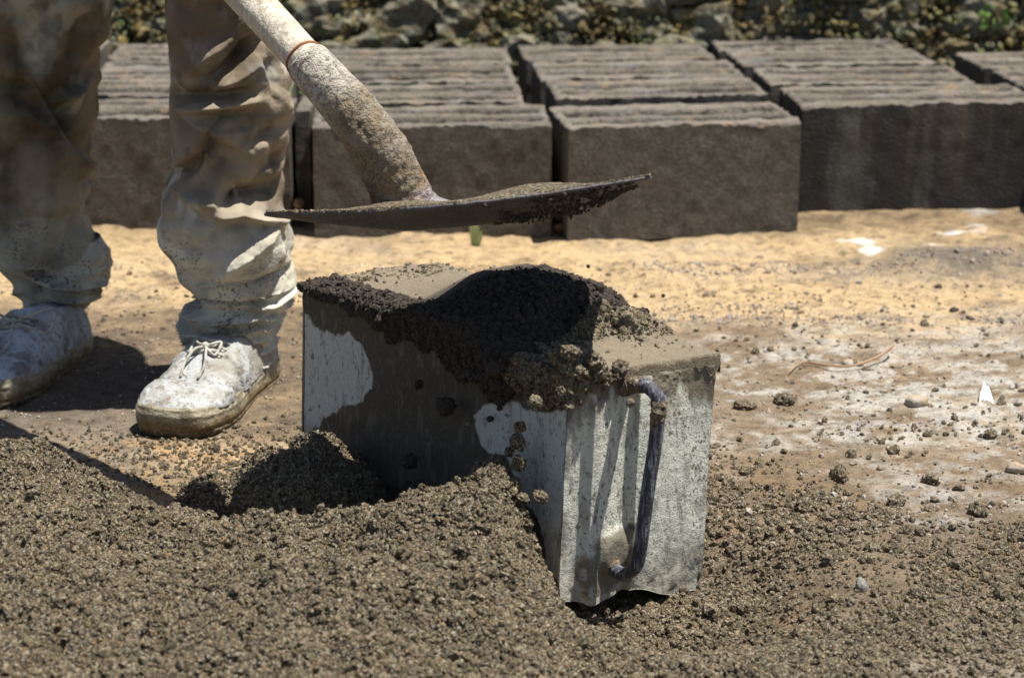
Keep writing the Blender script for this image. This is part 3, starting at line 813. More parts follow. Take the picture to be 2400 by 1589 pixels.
link('handle', mk_mesh('handle', v, f, t3), M['bar'], mould)
# mud caked on the handle ends
def mud_on_path(name, path, rad, seed, parent, material):
    P = smooth_path(path, 50)
    v, f, t3 = tube(P, rad if np.isscalar(rad) else np.interp(np.linspace(0, 1, 50), np.linspace(0, 1, len(rad)), rad), 40)
    c = P.mean(0)
    n = 0.0026 * fbm(v[:, 0] * 90, v[:, 1] * 90, v[:, 2] * 90, octv=4, seed=seed)
    cen = P[np.argmin(((v[:, None, :] - P[None]) ** 2).sum(-1), axis=1)]
    d = v - cen; L_ = np.linalg.norm(d, axis=1, keepdims=True) + 1e-9
    cl = worley3(v[:, 0] * 160, v[:, 1] * 160, v[:, 2] * 160, seed)
    v = v + d / L_ * (n + 0.0022 * (1 - cl))[:, None]
    return link(name, mk_mesh(name, v, f, t3), material, parent)
mud_on_path('mud_crust', [epnt(0.068, ZTP + 0.001, -0.004), at(1482, 903, 2.140), at(1508, 903, 2.125)], [0.0105, 0.009, 0.0062], 5, mould, M['mix'])
mud_on_path('mud_crust', [at(1542, 940, 2.111), at(1543, 968, 2.1085), at(1539, 1005, 2.1085)], [0.0066, 0.0074, 0.0062], 6, mould, M['mix'])
mud_on_path('mud_crust', [epnt(0.056, ZFT + 0.004, -0.006), at(1430, 1312, 2.145), at(1444, 1336, 2.130)], [0.015, 0.010, 0.005], 7, mould, M['mix'])

# ------------------------------------------------------------------ concrete mix heaped in the mould
def bump(s, t):
    b = 0.003 + 0 * s
    ridge = 0.044 * np.exp(-(np.clip(np.abs(s - 0.215) - 0.05, 0, 1) / 0.048) ** 2) * (0.35 + 0.65 * ss(0.0, 0.105, t)) * (1 - 0.55 * ss(0.15, 0.19, t))
    scoop = 0.016 * np.exp(-((s - 0.34) / 0.055) ** 2) * ss(0.02, 0.12, t)
    berm = 0.013 * np.exp(-((t - 0.012 - 0.02 * (s - 0.38)) / 0.013) ** 2) * ss(0.28, 0.33, s) * ss(0.465, 0.44, s)
    lumps = 0.026 * np.exp(-((np.hypot((s - 0.088) / 0.036, (t - 0.135) / 0.042)) ** 4)) * (0.8 + 0.6 * vn(s * 70, t * 70, seed=31)) + 0.006 * np.exp(-(((s - 0.13) / 0.03) ** 2 + ((t - 0.04) / 0.04) ** 2)) + 0.012 * np.exp(-(((s - 0.05) / 0.03) ** 2 + ((t - 0.08) / 0.04) ** 2))
    near = 0.005 * np.exp(-(((s - 0.02) / 0.03) ** 2 + ((t - 0.03) / 0.03) ** 2))
    farr = 0.004 * ss(0.40, 0.46, s) * ss(0.02, 0.06, t) * (0.3 + 0.7 * ss(-0.2, 0.4, vn(s * 40, t * 40, seed=3)))
    return b + ridge + scoop + berm + lumps + near + farr
ns, na, nt, ne = 560, 70, 210, 14
sg = np.concatenate([[-0.0035] * 4, np.linspace(-0.0035, LEN + 0.002, ns - 4)])
apr = np.interp(sg, [0, 0.04, 0.08, 0.12, 0.18, 0.24, 0.30, 0.36, 0.42, LEN], [0.020, 0.036, 0.044, 0.046, 0.034, 0.024, 0.022, 0.012, 0.007, 0.003])
apr = apr * (1 + 0.45 * vn(sg * 40, sg * 0, seed=5) + 0.25 * vn(sg * 120, sg * 0, seed=6))
S = np.repeat(sg[:, None], na + nt + ne, 1)
T = np.zeros_like(S); Zm = np.zeros_like(S)
ka = np.linspace(1, 0, na, endpoint=False)          # apron, from its lower edge up to the rim
tt = np.linspace(0, WID, nt)
kb = np.linspace(0, 1, ne + 1)[1:]
sg0 = 0
th = 0.010 + 0.006 * fbm(S[:, :na] * 30, ka[None, :] * 2, octv=3, seed=8)
T[:, :na] = -th * np.sin(np.clip(1 - ka, 0.0, 1)[None, :] * math.pi * 0.62) ** 0.8 * (0.35 + 0.65 * np.clip(apr / 0.05, 0, 1))[:, None]
Zm[:, :na] = MZ - 0.002 + bump(S[:, :na], np.zeros_like(T[:, :na])) * (1 - ka)[None, :] - apr[:, None] * ka[None, :]
T[:, na:na + nt] = tt[None, :] - 0.006 * (1 - tt / WID)[None, :]
Zm[:, na:na + nt] = MZ + bump(S[:, na:na + nt], T[:, na:na + nt])
edgeb = bump(S[:, :1] * 1, S[:, :1] * 0 + WID)
T[:, na + nt:] = WID + 0.004
Zm[:, na + nt:] = (MZ + edgeb) * (1 - kb)[None, :] + (MZ - 0.02) * kb[None, :]
xy = cN + S[..., None] * dL + T[..., None] * dW
for i_, dz_ in enumerate((0.022, 0.016, 0.010, 0.005)):
    Zm[i_, na:] = MZ - dz_ * (1 + 0.5 * vn(T[i_, na:] * 150, T[i_, na:] * 0, seed=2)) + 0.003
V = np.stack([xy[..., 0], xy[..., 1], Zm], -1)
rough = 1 - 0.95 * (ss(0.235, 0.27, S) * ss(0.015, 0.035, T) * ss(0.45, 0.42, S)) - 0.6 * ss(0.42, 0.45, S) * ss(0.02, 0.04, T) - 0.95 * (ss(0.085, 0.055, S) * ss(0.03, 0.05, T) * (1 - np.exp(-(((S - 0.085) / 0.03) ** 2 + ((T - 0.14) / 0.035) ** 2))))
rough = np.clip(rough, 0.06, 1) * (1 - 0.35 * ss(0.30, 0.36, S))
N = grid_normals(V)
if N[ns // 2, na + nt // 2, 2] < 0: N = -N
w = worley3(V[..., 0] * 110, V[..., 1] * 110, V[..., 2] * 110, 3)
w2 = worley3(V[..., 0] * 240, V[..., 1] * 240, V[..., 2] * 240, 4)
disp = rough * 1.25 * (0.0050 * (0.75 - w) + 0.0028 * (0.75 - w2) + 0.004 * fbm(V[..., 0] * 55, V[..., 1] * 55, V[..., 2] * 55, octv=3, seed=6)) + 0.0006 * fbm(V[..., 0] * 300, V[..., 1] * 300, V[..., 2] * 300, octv=2, seed=16)
disp[:, 0] = -0.004
V = V + N * disp[..., None]
wet = np.clip(ss(0.31, 0.25, S + 0.02 * vn(S * 30, T * 30, seed=2)) * ss(0.075, 0.12, S + 0.012 * vn(S * 60, T * 60, seed=12)), 0, 1)
wet = np.maximum(wet, ss(0.045, 0.02, T) * ss(0.06, 0.10, S))
cm = np.array([0.215, 0.178, 0.125]) * (1 - wet[..., None]) + np.array([0.055, 0.044, 0.034]) * wet[..., None]  # dark front: wet mix, with the blade's shadow also put into its colour
Fm = grid_faces(ns, na + nt + ne)
mp = link('mix_in_mould', mk_mesh('mix_in_mould', V, Fm[:, ::-1], col=cm), M['mix_top'], None,
          'dark wet concrete mix heaped on and spilling over the top of the steel mould', 'concrete mix', kind='stuff')
# crumbs stuck on it
ii = rng.integers(0, ns, 60000); jj = rng.integers(0, na + nt, 60000)
pk = rng.random(60000) < rough[ii, jj] ** 2 * 0.9
ii, jj = ii[pk], jj[pk]
pts = V[ii, jj]; wv = wet[ii, jj] > 0.5
sz = np.clip(0.0014 * np.exp(rng.normal(0.1, 0.5, len(pts))), 0.0006, 0.0048)
scatter('dark_crumbs', pts[wv] + rng.normal(0, 0.0006, (wv.sum(), 3)), sz[wv], M['mix_wet'], None, parent=mp)
scatter('dry_crumbs', pts[~wv] + rng.normal(0, 0.0006, ((~wv).sum(), 3)), sz[~wv], M['mix'], None, parent=mp)

# ------------------------------------------------------------------ falling clods
clod_meshes = []
for i in range(7):
    Vv, Fc = ICO4
    q = Vv * (1 + 0.25 * fbm(Vv[:, 0] * 1.2 + i * 9, Vv[:, 1] * 1.2, Vv[:, 2] * 1.2, octv=2, seed=300 + i))[:, None]
    wd = worley3(Vv[:, 0] * 2.6 + i * 3, Vv[:, 1] * 2.6, Vv[:, 2] * 2.6, 310 + i)
    wd2 = worley3(Vv[:, 0] * 6 + i * 3, Vv[:, 1] * 6, Vv[:, 2] * 6, 320 + i)
    q = q * (1 + 0.55 * (0.5 - wd) + 0.22 * (0.5 - wd2))[:, None]
    clod_meshes.append(mk_mesh('clod', q, None, Fc))
clod_l = [m_.copy() for m_ in clod_meshes]
for a_, b_ in zip(clod_meshes, clod_l):
    a_.materials.append(M['mix_wet']); b_.materials.append(M['mix'])
def panel_pt(cx, cy, off):
    px, py = crop2px(cx, cy)
    s, z_ = px_to_panel(px, py)
    Yp = (cN + dL * s)[1]
    return at(px, py, Yp - off)
LAB = 'small clod of concrete mix falling '
clods = [  # crop x, y, radius, distance before the panel, light?, label
    (685, 700, .0125, .04, 0, 'largest dark clod falling in front of the middle of the mould side'),
    (890, 545, .0115, .03, 0, 'dark clod dropping just below the heaped edge of the mould'),
    (578, 612, .006, .03, 0, 'small dark clod high up in front of the mud-dark panel'),
    (540, 925, .010, .06, 0, 'dark clod falling above the lower middle of the mould side'),
    (528, 1035, .0095, .07, 0, 'left one of two dark clods just above the heap by the mould side'),
    (575, 1040, .011, .07, 0, 'right one of two dark clods just above the heap by the mould side'),
    (385, 1052, .009, .05, 0, 'dark clod low down near the shaded side clump'),
    (365, 922, .0045, .04, 0, 'tiny dark clod between the pale patch and the side clump'),
    (868, 752, .0042, .02, 0, 'tiny dark clod in front of the pale patch near the mould corner'),
    (780, 765, .0045, .03, 1, 'tiny brown clod beside the left border of the pale patch'),
    (1052, 686, .0080, .05, 1, 'brown clod topmost of the falling string beside the mould corner'),
    (990, 785, .0075, .05, 1, 'brown clod second from the top of the falling string'),
    (980, 845, .0095, .05, 1, 'largest brown clod in the falling string over the pale patch'),
    (950, 884, .0062, .05, 1, 'small brown clod just under the largest of the string'),
    (892, 924, .0075, .06, 1, 'brown clod left of the string at the crest of the heap'),
    (988, 935, .0090, .06, 1, 'brown clod right of the heap crest in front of the pale patch'),
    (905, 990, .0100, .07, 1, 'brown clod landing on the heap crest'),
    (958, 1022, .0105, .07, 1, 'greyish clod landing below the heap crest'),
    (1072, 1070, .0090, .08, 1, 'brown clod rightmost in the spill beside the mould corner'),
    (1002, 1080, .0080, .08, 1, 'brown clod lowest but two in the spill beside the mould'),
    (1022, 1182, .0070, .10, 1, 'narrow brown clod over the right slope of the heap'),
    (1040, 1245, .0060, .10, 1, 'lowest small brown clod over the right slope of the heap'),
    (1155, 640, .0062, .05, 1, 'small pale clod just left of the mould corner edge'),
    (1440, 685, .0050, .09, 1, 'small tan clod in front of the end panel under the handle bend'),
    (1330, 306, .0042, .16, 1, 'tiny pale clod over the dark mix on the mould'),
    (1318, 216, .0052, .05, 0, 'dark clod flying clear above the mix against the sand'),
    (1270, 130, .0022, .05, 0, 'tiny dark speck of mix flying highest against the sand'),
    (1575, 250, .0020, .05, 0, 'tiny dark speck of mix flying above the right end of the mould'),
]
for i, (cx, cy, r_, off, lt, lab) in enumerate(clods):
    o = link('falling_clod', (clod_l if lt else clod_meshes)[i % 7], None, None, lab, 'clod', 'clods of concrete mix falling from the shovel')
    o.location = panel_pt(cx, cy, off)
    o.scale = (r_ * 0.85, r_ * 0.8, r_ * 0.9)
    o.rotation_euler = (i * 1.3, i * 2.1, i * 0.7)
# clods resting at the near top corner
rest = [(1195, 480, .013), (1140, 500, .010), (1040, 575, .016), (1080, 610, .011), (1310, 560, .014), (1340, 590, .010), (1230, 560, .013),
        (1010, 555, .011), (1225, 612, .009), (1400, 545, .012), (1085, 640, .008), (1000, 520, .012), (1180, 545, .012), (1380, 580, .010), (1290, 520, .013), (950, 560, .013)]
for i, (cx, cy, r_) in enumerate(rest):
    px, py = crop2px(cx, cy)
    Yp = 2.118 + max(0, (1333 - px)) * 0.0005 + max(0, (px - 1333)) * 0.00022 - 0.004
    p = at(px, py, Yp)
    o = link('clod', clod_l[(i * 3) % 7], None, mp)
    o.location = p; o.scale = (r_ * .8, r_ * .75, r_ * .7); o.rotation_euler = (i, i * 2.2, i * 3.1)

# ------------------------------------------------------------------ shovel
shovel = link('shovel', None, label='mud-caked shovel with pale wooden shaft held over the mould', cat='shovel', loc=(0, 0, 0))
M['wood'] = mat('pale_worn_wood', base=(0.50, 0.46, 0.37), rough=0.8, layers=[(20, 0.45, 0.62, (0.36, 0.31, 0.23), 0.7, (3, 3, 0.4)), (70, 0.5, 0.62, (0.60, 0.57, 0.50), 0.7, (2, 2, 0.3)), (160, 0.56, 0.64, (0.19, 0.15, 0.11), 0.6, (1, 1, 0.3)), (60, 0.56, 0.68, (0.36, 0.34, 0.38), 0.4)],
                bumps=[(90, 0.002, 'n'), (400, 0.0008, 'n')], coords='world')
M['rust'] = mat('rust', base=(0.22, 0.095, 0.045), rough=0.9, bumps=[(300, 0.001, 'n')], coords='world')
M['socket'] = mat('mud_crusted_steel', attr=True, rough=0.85, coords='world', layers=[
    (120, 0.48, 0.6, 0.45, 0.8), (380, 0.54, 0.62, 0.3, 0.85), (60, 0.52, 0.62, (0.30, 0.27, 0.23), 0.5), (800, 0.6, 0.66, (0.36, 0.17, 0.05), 0.5)],
    bumps=[(160, 0.004, 'n'), (500, 0.002, 'n')])
M['blade'] = mat('blade_steel', base=(0.105, 0.10, 0.105), rough=0.6, metal=0.3, coords='world', layers=[(60, 0.45, 0.6, (0.10, 0.085, 0.065), 0.8), (300, 0.55, 0.65, (0.24, 0.25, 0.30), 0.4)], bumps=[(300, 0.001, 'n')])
BY = 2.165
p0 = at(940, 468, BY + 0.115); p1 = at(890, 350, BY + .105); p2 = at(800, 235, BY + 0.11); p3 = at(715, 140, BY + 0.135); p4 = at(560, -30, BY + 0.24)
d = (p4 - p3); d /= np.linalg.norm(d)
p5 = p4 + d * 0.85
pj = p3
v, f, t3 = tube(np.linspace(pj - d * 0.02, p5, 60), np.interp(np.linspace(0, 1, 60), [0, 0.25, 1], [0.0206, 0.0225, 0.0228]), 40)
n_ = 0.0006 * fbm(v[:, 0] * 12, v[:, 1] * 40, v[:, 2] * 12, octv=3, seed=3)
link('shaft', mk_mesh('shaft', v + n_[:, None], f, t3), M['wood'], shovel)
# rust ring
ang = np.linspace(0, 2 * math.pi, 40)
v, f, t3 = tube([pj + d * 0.0022, pj - d * 0.0002], [0.0224, 0.0224], 40)
link('rust_ring', mk_mesh('rust_ring', v, f, t3), M['rust'], shovel)
sp_ = smooth_path([pj, p2 + (p1 - p2) * 0.0, p1, p0 + np.array([0.0, 0, 0.004]), p0 + np.array([0.008, 0, -0.022])], 140)
k = np.linspace(0, 1, 140)
rad = np.interp(k, [0, 0.03, 0.3, 0.6, 0.78, 0.88, 1.0], [0.0222, 0.0248, 0.027, 0.0295, 0.032, 0.035, 0.039])
v, f, t3 = tube(sp_, rad, 110)
cen = np.vstack([np.repeat(sp_, 110, 0), sp_[:1], sp_[-1:]])
kk = np.concatenate([np.repeat(k, 110), [0, 1]])
dd = v - cen; Ln = np.linalg.norm(dd, axis=1, keepdims=True) + 1e-9
cr = 1 - worley3(v[:, 0] * 130, v[:, 1] * 130, v[:, 2] * 130, 8)
amt = ss(0.1, 0.45, kk + 0.25 * fbm(v[:, 0] * 25, v[:, 1] * 25, v[:, 2] * 25, octv=3, seed=40))
v = v + dd / Ln * (amt * (0.0028 * cr + 0.0024 * fbm(v[:, 0] * 50, v[:, 1] * 50, v[:, 2] * 50, octv=4, seed=41)))[:, None]
# flatten the foot of the socket where it flares into the blade
flare = ss(0.80, 1.0, kk)
flx = np.clip(dd[:, 0:1], -1, 1)
v = v + np.array([[1.0, 0, 0.08]]) * flx * (1.35 * ss(0.78, 1.0, kk) ** 1.6)[:, None]
clean_c = np.array([0.46, 0.43, 0.38]); mud_c = np.array([0.215, 0.175, 0.12]); rst = np.array([0.32, 0.17, 0.07]); blu = np.array([0.30, 0.31, 0.37])
cc = clean_c * (1 - amt[:, None]) + mud_c * amt[:, None]
rr_ = ss(0.1, 0.4, fbm(v[:, 0] * 30, v[:, 1] * 30, v[:, 2] * 30, octv=3, seed=43)) * ss(0.55, 0.7, kk) * ss(0.95, 0.8, kk) * 0.8
cc = cc * (1 - rr_[:, None]) + rst * rr_[:, None]
bl = ss(0.3, 0.9, (dd / Ln)[:, 0]) * ss(0.5, 0.7, kk) * ss(-0.1, 0.3, fbm(v[:, 0] * 40, v[:, 1] * 40, v[:, 2] * 40, octv=3, seed=44)) * 0.7
cc = cc * (1 - bl[:, None]) + blu * bl[:, None]
sock_v, sock_f, sock_t = v, f, t3
# blade: a shallow dish, long axis left-right, its near rim rolled up
tipL = at(572, 496, BY - 0.02); tipR = at(1524, 412, BY - 0.055)
e1 = (tipR - tipL); BL = np.linalg.norm(e1); e1 /= BL
roll = math.radians(14.0)
side0 = np.array([0, 1.0, 0]); side0 -= e1 * (side0 @ e1); side0 /= np.linalg.norm(side0)
upv = np.cross(e1, side0); upv = upv if upv[2] > 0 else -upv
e2 = side0 * math.cos(roll) - upv * math.sin(roll)        # towards the far rim, going down
e3 = np.cross(e1, e2); e3 = e3 if e3[2] > 0 else -e3
nb_, nc_ = 260, 90
ub = np.linspace(0, 1, nb_); cb = np.linspace(-1, 1, nc_)
U, Cc = np.meshgrid(ub, cb, indexing='ij')
half = 0.132 * np.interp(ub, [0, 0.06, 0.15, 0.3, 0.55, 0.75, 0.88, 0.96, 1.0], [0.05, 0.18, 0.26, 0.42, 1.0, 0.93, 0.80, 0.52, 0.14])[:, None]
# the near rim stays close to one line so it is seen as a thin long edge
ctr = (0.132 - half) * -0.25
belly = np.interp(ub, [0, 0.12, 0.35, 0.6, 0.8, 1.0], [0.001, 0.008, 0.020, 0.019, 0.012, 0.0])[:, None]
def blade_pt(U, Cc, off=0.0):
    rimline = 0.010 * np.sin(np.pi * U) * -1.0
    zz_ = -belly * (1 - np.abs(Cc) ** 2.2) + rimline + off
    return tipL + (U * BL)[..., None] * e1 + (Cc * half + half * ss(0.32, 0.55, U) + (0.148 - 0.12 * half - 0.4 * (0.132 - half)) * (1 - ss(0.32, 0.55, U)))[..., None] * e2 + zz_[..., None] * e3
Vb = blade_pt(U, Cc)
dsp = 0.0006 * fbm(Vb[..., 0] * 120, Vb[..., 1] * 120, Vb[..., 2] * 120, octv=3, seed=60)
Vb = Vb + dsp[..., None] * e3
Vb2 = Vb - e3 * 0.0032
nv = nb_ * nc_
I = np.arange(nv).reshape(nb_, nc_)
def strip(idx): return np.stack([idx[:-1], idx[1:], idx[1:] + nv, idx[:-1] + nv], -1)
Fb = np.vstack([grid_faces(nb_, nc_), grid_faces(nb_, nc_, off=nv)[:, ::-1], strip(I[:, 0]), strip(I[:, -1]), strip(I[0, :]), strip(I[-1, :])])
blade = link('blade', mk_mesh('blade', np.vstack([Vb.reshape(-1, 3), Vb2.reshape(-1, 3)]), Fb), M['blade'], shovel)
# the socket is kept above the blade's underside
rel = (sock_v - tipL) @ e3
uu = np.clip(((sock_v - tipL) @ e1) / BL, 0, 1)
low_lim = -np.interp(uu, [0, 0.12, 0.35, 0.6, 0.8, 1.0], [0.001, 0.008, 0.020, 0.019, 0.012, 0.0]) * 0.0 - 0.006
sock_v = sock_v + np.clip(low_lim - rel, 0, 1)[:, None] * e3
# keep the flare from poking past the near rim
q = (sock_v - tipL) @ e2
sock_v = sock_v + (np.clip(0.004 - q, 0, 1) * ss(0.78, 0.9, kk))[:, None] * e2
link('socket', mk_mesh('socket', sock_v, sock_f, sock_t, col=cc), M['socket'], shovel)
# layer of mix lying in the blade, peeking over the near rim
nb2, nc2 = 220, 70
U2, C2 = np.meshgrid(np.linspace(0.05, 0.985, nb2), np.linspace(-0.97, 0.9, nc2), indexing='ij')
half_s, belly_s = half, belly
half = np.interp(U2[:, 0], ub, half_s[:, 0])[:, None]; belly = np.interp(U2[:, 0], ub, belly_s[:, 0])[:, None]
heapz = 0.001 + 0.017 * np.exp(-((U2 - 0.68) / 0.16) ** 2) * (1 - C2 ** 2) * ss(-0.97, -0.75, C2) + 0.012 * np.exp(-((U2 - 0.35) / 0.14) ** 2) * (1 - C2 ** 2) + belly * (1 - np.abs(C2) ** 2.2) * 0.75
Vs = blade_pt(U2, C2)
Vs = Vs + (heapz + 0.0016 * fbm(Vs[..., 0] * 120, Vs[..., 1] * 120, Vs[..., 2] * 0 + 1, octv=4, seed=61))[..., None] * e3
Vs = Vs.reshape(-1, 3)
link('mix_layer', mk_mesh('mix_layer', Vs, grid_faces(nb2, nc2)), M['mix'], shovel, kind='stuff')
# lumps stuck under the tip
U3 = rng.uniform(0.58, 0.96, 2600); C3 = rng.uniform(-1.0, 0.6, 2600)
half = np.interp(U3, ub, half_s[:, 0]); belly = np.interp(U3, ub, belly_s[:, 0])
P3 = blade_pt(U3, C3, -0.004)
P3 = P3 - e3 * (rng.random(2600) ** 3 * 0.010 * np.sin(np.clip((U3 - 0.60) / 0.33, 0, 1) * math.pi))[:, None]
kp = rng.random(2600) < ss(-0.3, 0.3, fbm(U3 * 22, C3 * 3, octv=3, seed=5))
sz = np.clip(0.0011 * np.exp(rng.normal(0.0, 0.4, 2600)), 0.0006, 0.0026)
scatter('caked_crumbs', P3[kp], sz[kp], M['mix_wet'], None, parent=shovel, sub=2)
U3 = rng.uniform(0.01, 1.0, 2600); 
half = np.interp(U3, ub, half_s[:, 0]); belly = np.interp(U3, ub, belly_s[:, 0])
P3 = blade_pt(U3, np.full(2600, -0.985) + rng.random(2600) * 0.03, 0.0007)
sz = np.clip(0.0009 * np.exp(rng.normal(0, 0.4, 2600)), 0.0005, 0.0025)
scatter('rim_crumbs', P3, sz, M['mix'], None, parent=shovel)
half, belly = half_s, belly_s

# ------------------------------------------------------------------ the worker
person = link('person', None, label='worker in cement-stained khaki trousers and pale canvas shoes holding the shovel', cat='person', loc=(-0.52, 2.88, 0))
def attach(o):
    o.location = (0.52, -2.88, 0)
    return o
M['trouser'] = mat('stained_khaki_cloth', attr=True, rough=0.92, spec=0.15, coords='world', layers=[
    (14, 0.48, 0.60, 0.55, 0.6), (30, 0.55, 0.66, 0.6, 0.45), (700, 0.45, 0.65, 0.85, 0.6)],
    bumps=[(28, 0.004, 'n'), (90, 0.0015, 'n'), (1600, 0.0003, 'n')])
M['canvas'] = mat('dusty_canvas', base=(0.38, 0.395, 0.40), rough=0.9, coords='world', layers=[
    (26, 0.45, 0.62, (0.25, 0.24, 0.21), 0.8), (150, 0.56, 0.64, (0.10, 0.085, 0.06), 0.75), (70, 0.54, 0.64, (0.19, 0.16, 0.12), 0.8), (9, 0.5, 0.6, (0.27, 0.25, 0.21), 0.7), (12, 0.5, 0.6, (0.52, 0.53, 0.52), 0.5), (400, 0.58, 0.66, 0.5, 0.6)],
    bumps=[(30, 0.006, 'n'), (200, 0.002, 'n')])
M['canvas_shade'] = mat('dusty_canvas_shaded', base=(0.44, 0.47, 0.50), rough=0.9, coords='world', layers=[  # the shoe canvas again, with a bluish shade tint put into its colour
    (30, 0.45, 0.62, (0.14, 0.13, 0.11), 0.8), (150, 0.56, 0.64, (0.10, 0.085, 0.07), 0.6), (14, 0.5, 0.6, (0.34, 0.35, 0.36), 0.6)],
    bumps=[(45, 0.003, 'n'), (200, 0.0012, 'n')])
M['sole'] = mat('muddy_rubber_sole', attr=True, rough=0.85, coords='world', layers=[
    (50, 0.48, 0.62, (0.12, 0.09, 0.045), 0.7), (140, 0.5, 0.62, (0.26, 0.22, 0.14), 0.6), (350, 0.55, 0.65, 0.55, 0.7)], bumps=[(120, 0.0025, 'n'), (400, 0.001, 'n')])
M['lace'] = mat('cement_caked_lace', base=(0.42, 0.41, 0.37), rough=0.95, coords='world', layers=[(90, 0.45, 0.6, (0.22, 0.19, 0.14), 0.7)])

def leg(rows, Yc, ry, folds, steps, seed, name, bunch=(), n_u=300, n_v=520, colseed=0, flip=1):
    """rows: (py, px_left, px_right) outlines of the cloth tube seen at distance Yc"""
    rows = [(y, a + tr_ * float(ss(300, 450, np.array(float(y)))), b - tr_ * float(ss(300, 450, np.array(float(y))))) for tr_ in (9 if seed == 11 else 5,) for y, a, b in rows]
    A = np.array([at((a + b) / 2, y, Yc) for y, a, b in rows]); Wd = np.array([abs(at(b, y, Yc)[0] - at(a, y, Yc)[0]) / 2 for y, a, b in rows])
    h = A[:, 2]
    hv = np.linspace(h[0], h[-1], n_v)
    order = np.argsort(h)
    def sm(v):
        r_ = np.interp(hv, h[order], v[order]); k_ = 7
        ker = np.hanning(k_ + 2)[1:-1]; ker /= ker.sum()
        return np.convolve(np.pad(r_, k_ // 2, mode='edge'), ker, 'valid')
    cx = sm(A[:, 0]); wx = sm(Wd)
    ryv = np.interp(hv, *ry)
    yc = np.interp(hv, [0.05, 0.15, 0.5], [Yc, Yc, Yc - 0.02])
    th = np.linspace(0, 2 * math.pi, n_u, endpoint=False)
    CT, ST = np.cos(th)[None, :], np.sin(th)[None, :]
    e = 0.88
    X = cx[:, None] + wx[:, None] * np.sign(CT) * np.abs(CT) ** e
    Yy = yc[:, None] + ryv[:, None] * np.sign(ST) * np.abs(ST) ** e
    Zz = np.repeat(hv[:, None], n_u, 1)
    V = np.stack([X, Yy, Zz], -1)
    N = np.stack([np.repeat(CT, n_v, 0), np.repeat(ST, n_v, 0) * 1.0, np.zeros_like(X)], -1)
    front = ss(0.35, -0.35, np.repeat(ST, n_v, 0))
    D = np.zeros_like(X)
    # large soft folds from warped noise, diagonal
    wx_ = X * 9 + 0.5 * vn(X * 7, Zz * 7, Yy * 7, seed=seed)
    rid = 1 - np.abs(vn(wx_ + Zz * 6, Zz * 15 - X * 8, Yy * 7, seed=seed + 1)) * 2
    rid2 = 1 - np.abs(vn(X * 18 - Zz * 10, Zz * 30 + X * 12, Yy * 14, seed=seed + 2)) * 2
    bil = np.abs(vn(X * 13 - Zz * 9, Zz * 20 + X * 9, Yy * 9, seed=seed + 41)); bil2 = np.abs(vn(X * 22 + Zz * 14, Zz * 34 - X * 12, Yy * 16, seed=seed + 42))
    D += 0.0035 * rid + 0.0015 * rid2 + 0.016 * (bil - 0.25) + 0.007 * (bil2 - 0.25) + 0.005 * vn(X * 10, Zz * 8, Yy * 10, seed=seed + 3)
    cr_ = np.abs(vn(X * 26 + 1.2 * vn(X * 15, Zz * 15, seed=seed + 30) - Zz * 9, Zz * 34 + X * 10, Yy * 20, seed=seed + 31))
    D += -0.0012 * np.exp(-(cr_ / 0.09))
    for (ax, ay, bx_, by_, amp, w) in folds:
        a = at(ax, ay, Yc - 0.07); b = at(bx_, by_, Yc - 0.07)
        dd_, t = seg_dist(X, Zz, a[0], a[2], b[0], b[2])
        dd_ = np.abs(dd_ + 0.0012 * vn(X * 120, Zz * 120, seed=seed + 8))
        tap = np.sin(np.clip(t * 0.86 + 0.07, 0, 1) * math.pi) ** 0.6
        D += 1.9 * front * amp * tap * np.exp(-(dd_ / w) ** 1.6)
    for (ax, ay, bx_, by_, amp, w) in steps:
        a = at(ax, ay, Yc - 0.07); b = at(bx_, by_, Yc - 0.07)
        dd_, t = seg_dist(X, Zz, a[0], a[2], b[0], b[2])
        sgn = (b[0] - a[0]) * (Zz - a[2]) - (b[2] - a[2]) * (X - a[0])
        tap = np.sin(np.clip(t * 0.9 + 0.05, 0, 1) * math.pi) ** 0.5
        sd = np.where(sgn > 0, 1.0, -1.0) * dd_
        D += 1.9 * front * amp * tap * (np.exp(-(dd_ / w)) * ss(-0.0025, 0.0008, sd) - 0.25 * np.exp(-(dd_ / (w * .5))))
    for (y0, y1, freq, amp) in bunch:
        a = at(500, y0, Yc)[2]; b = at(500, y1, Yc)[2]
        m_ = ss(b - 0.006, b + 0.01, Zz) * ss(a + 0.012, a - 0.008, Zz)
        angv = np.repeat(th[None, :], n_v, 0)
        ph = Zz * freq + 1.7 * vn(np.cos(angv) * 1.6 + seed, np.sin(angv) * 1.6, Zz * 14, seed=seed + 5) + 0.5 * vn(np.cos(angv) * 4, np.sin(angv) * 4, Zz * 50, seed=seed + 6)
        wv = 1 - 2 * np.abs(np.sin(ph)) ** 0.65
        am = 0.65 + 0.6 * vn(np.cos(angv) * 2.5, np.sin(angv) * 2.5, Zz * 40, seed=seed + 7)
        D += m_ * amp * wv * am
    V = V + N * D[..., None]
    V[..., 2] += -0.25 * D * 0 
    # colours: khaki, pale cement dust, brown mud
    q = fbm(X * 8, Zz * 8, Yy * 8, octv=4, seed=colseed); q2 = fbm(X * 22, Zz * 16, Yy * 22, octv=4, seed=colseed + 4); q3 = fbm(X * 60, Zz * 60, Yy * 60, octv=3, seed=colseed + 9)
    kh = np.array([0.29, 0.24, 0.175]); du = np.array([0.66, 0.64, 0.54]); br = np.array([0.14, 0.105, 0.070]); gy_ = np.array([0.40, 0.41, 0.39])
    c = np.broadcast_to(kh, X.shape + (3,)).copy()
    def mx(col, m_):
        nonlocal c
        m_ = np.clip(m_, 0, 1)[..., None]; c = c * (1 - m_) + col * m_
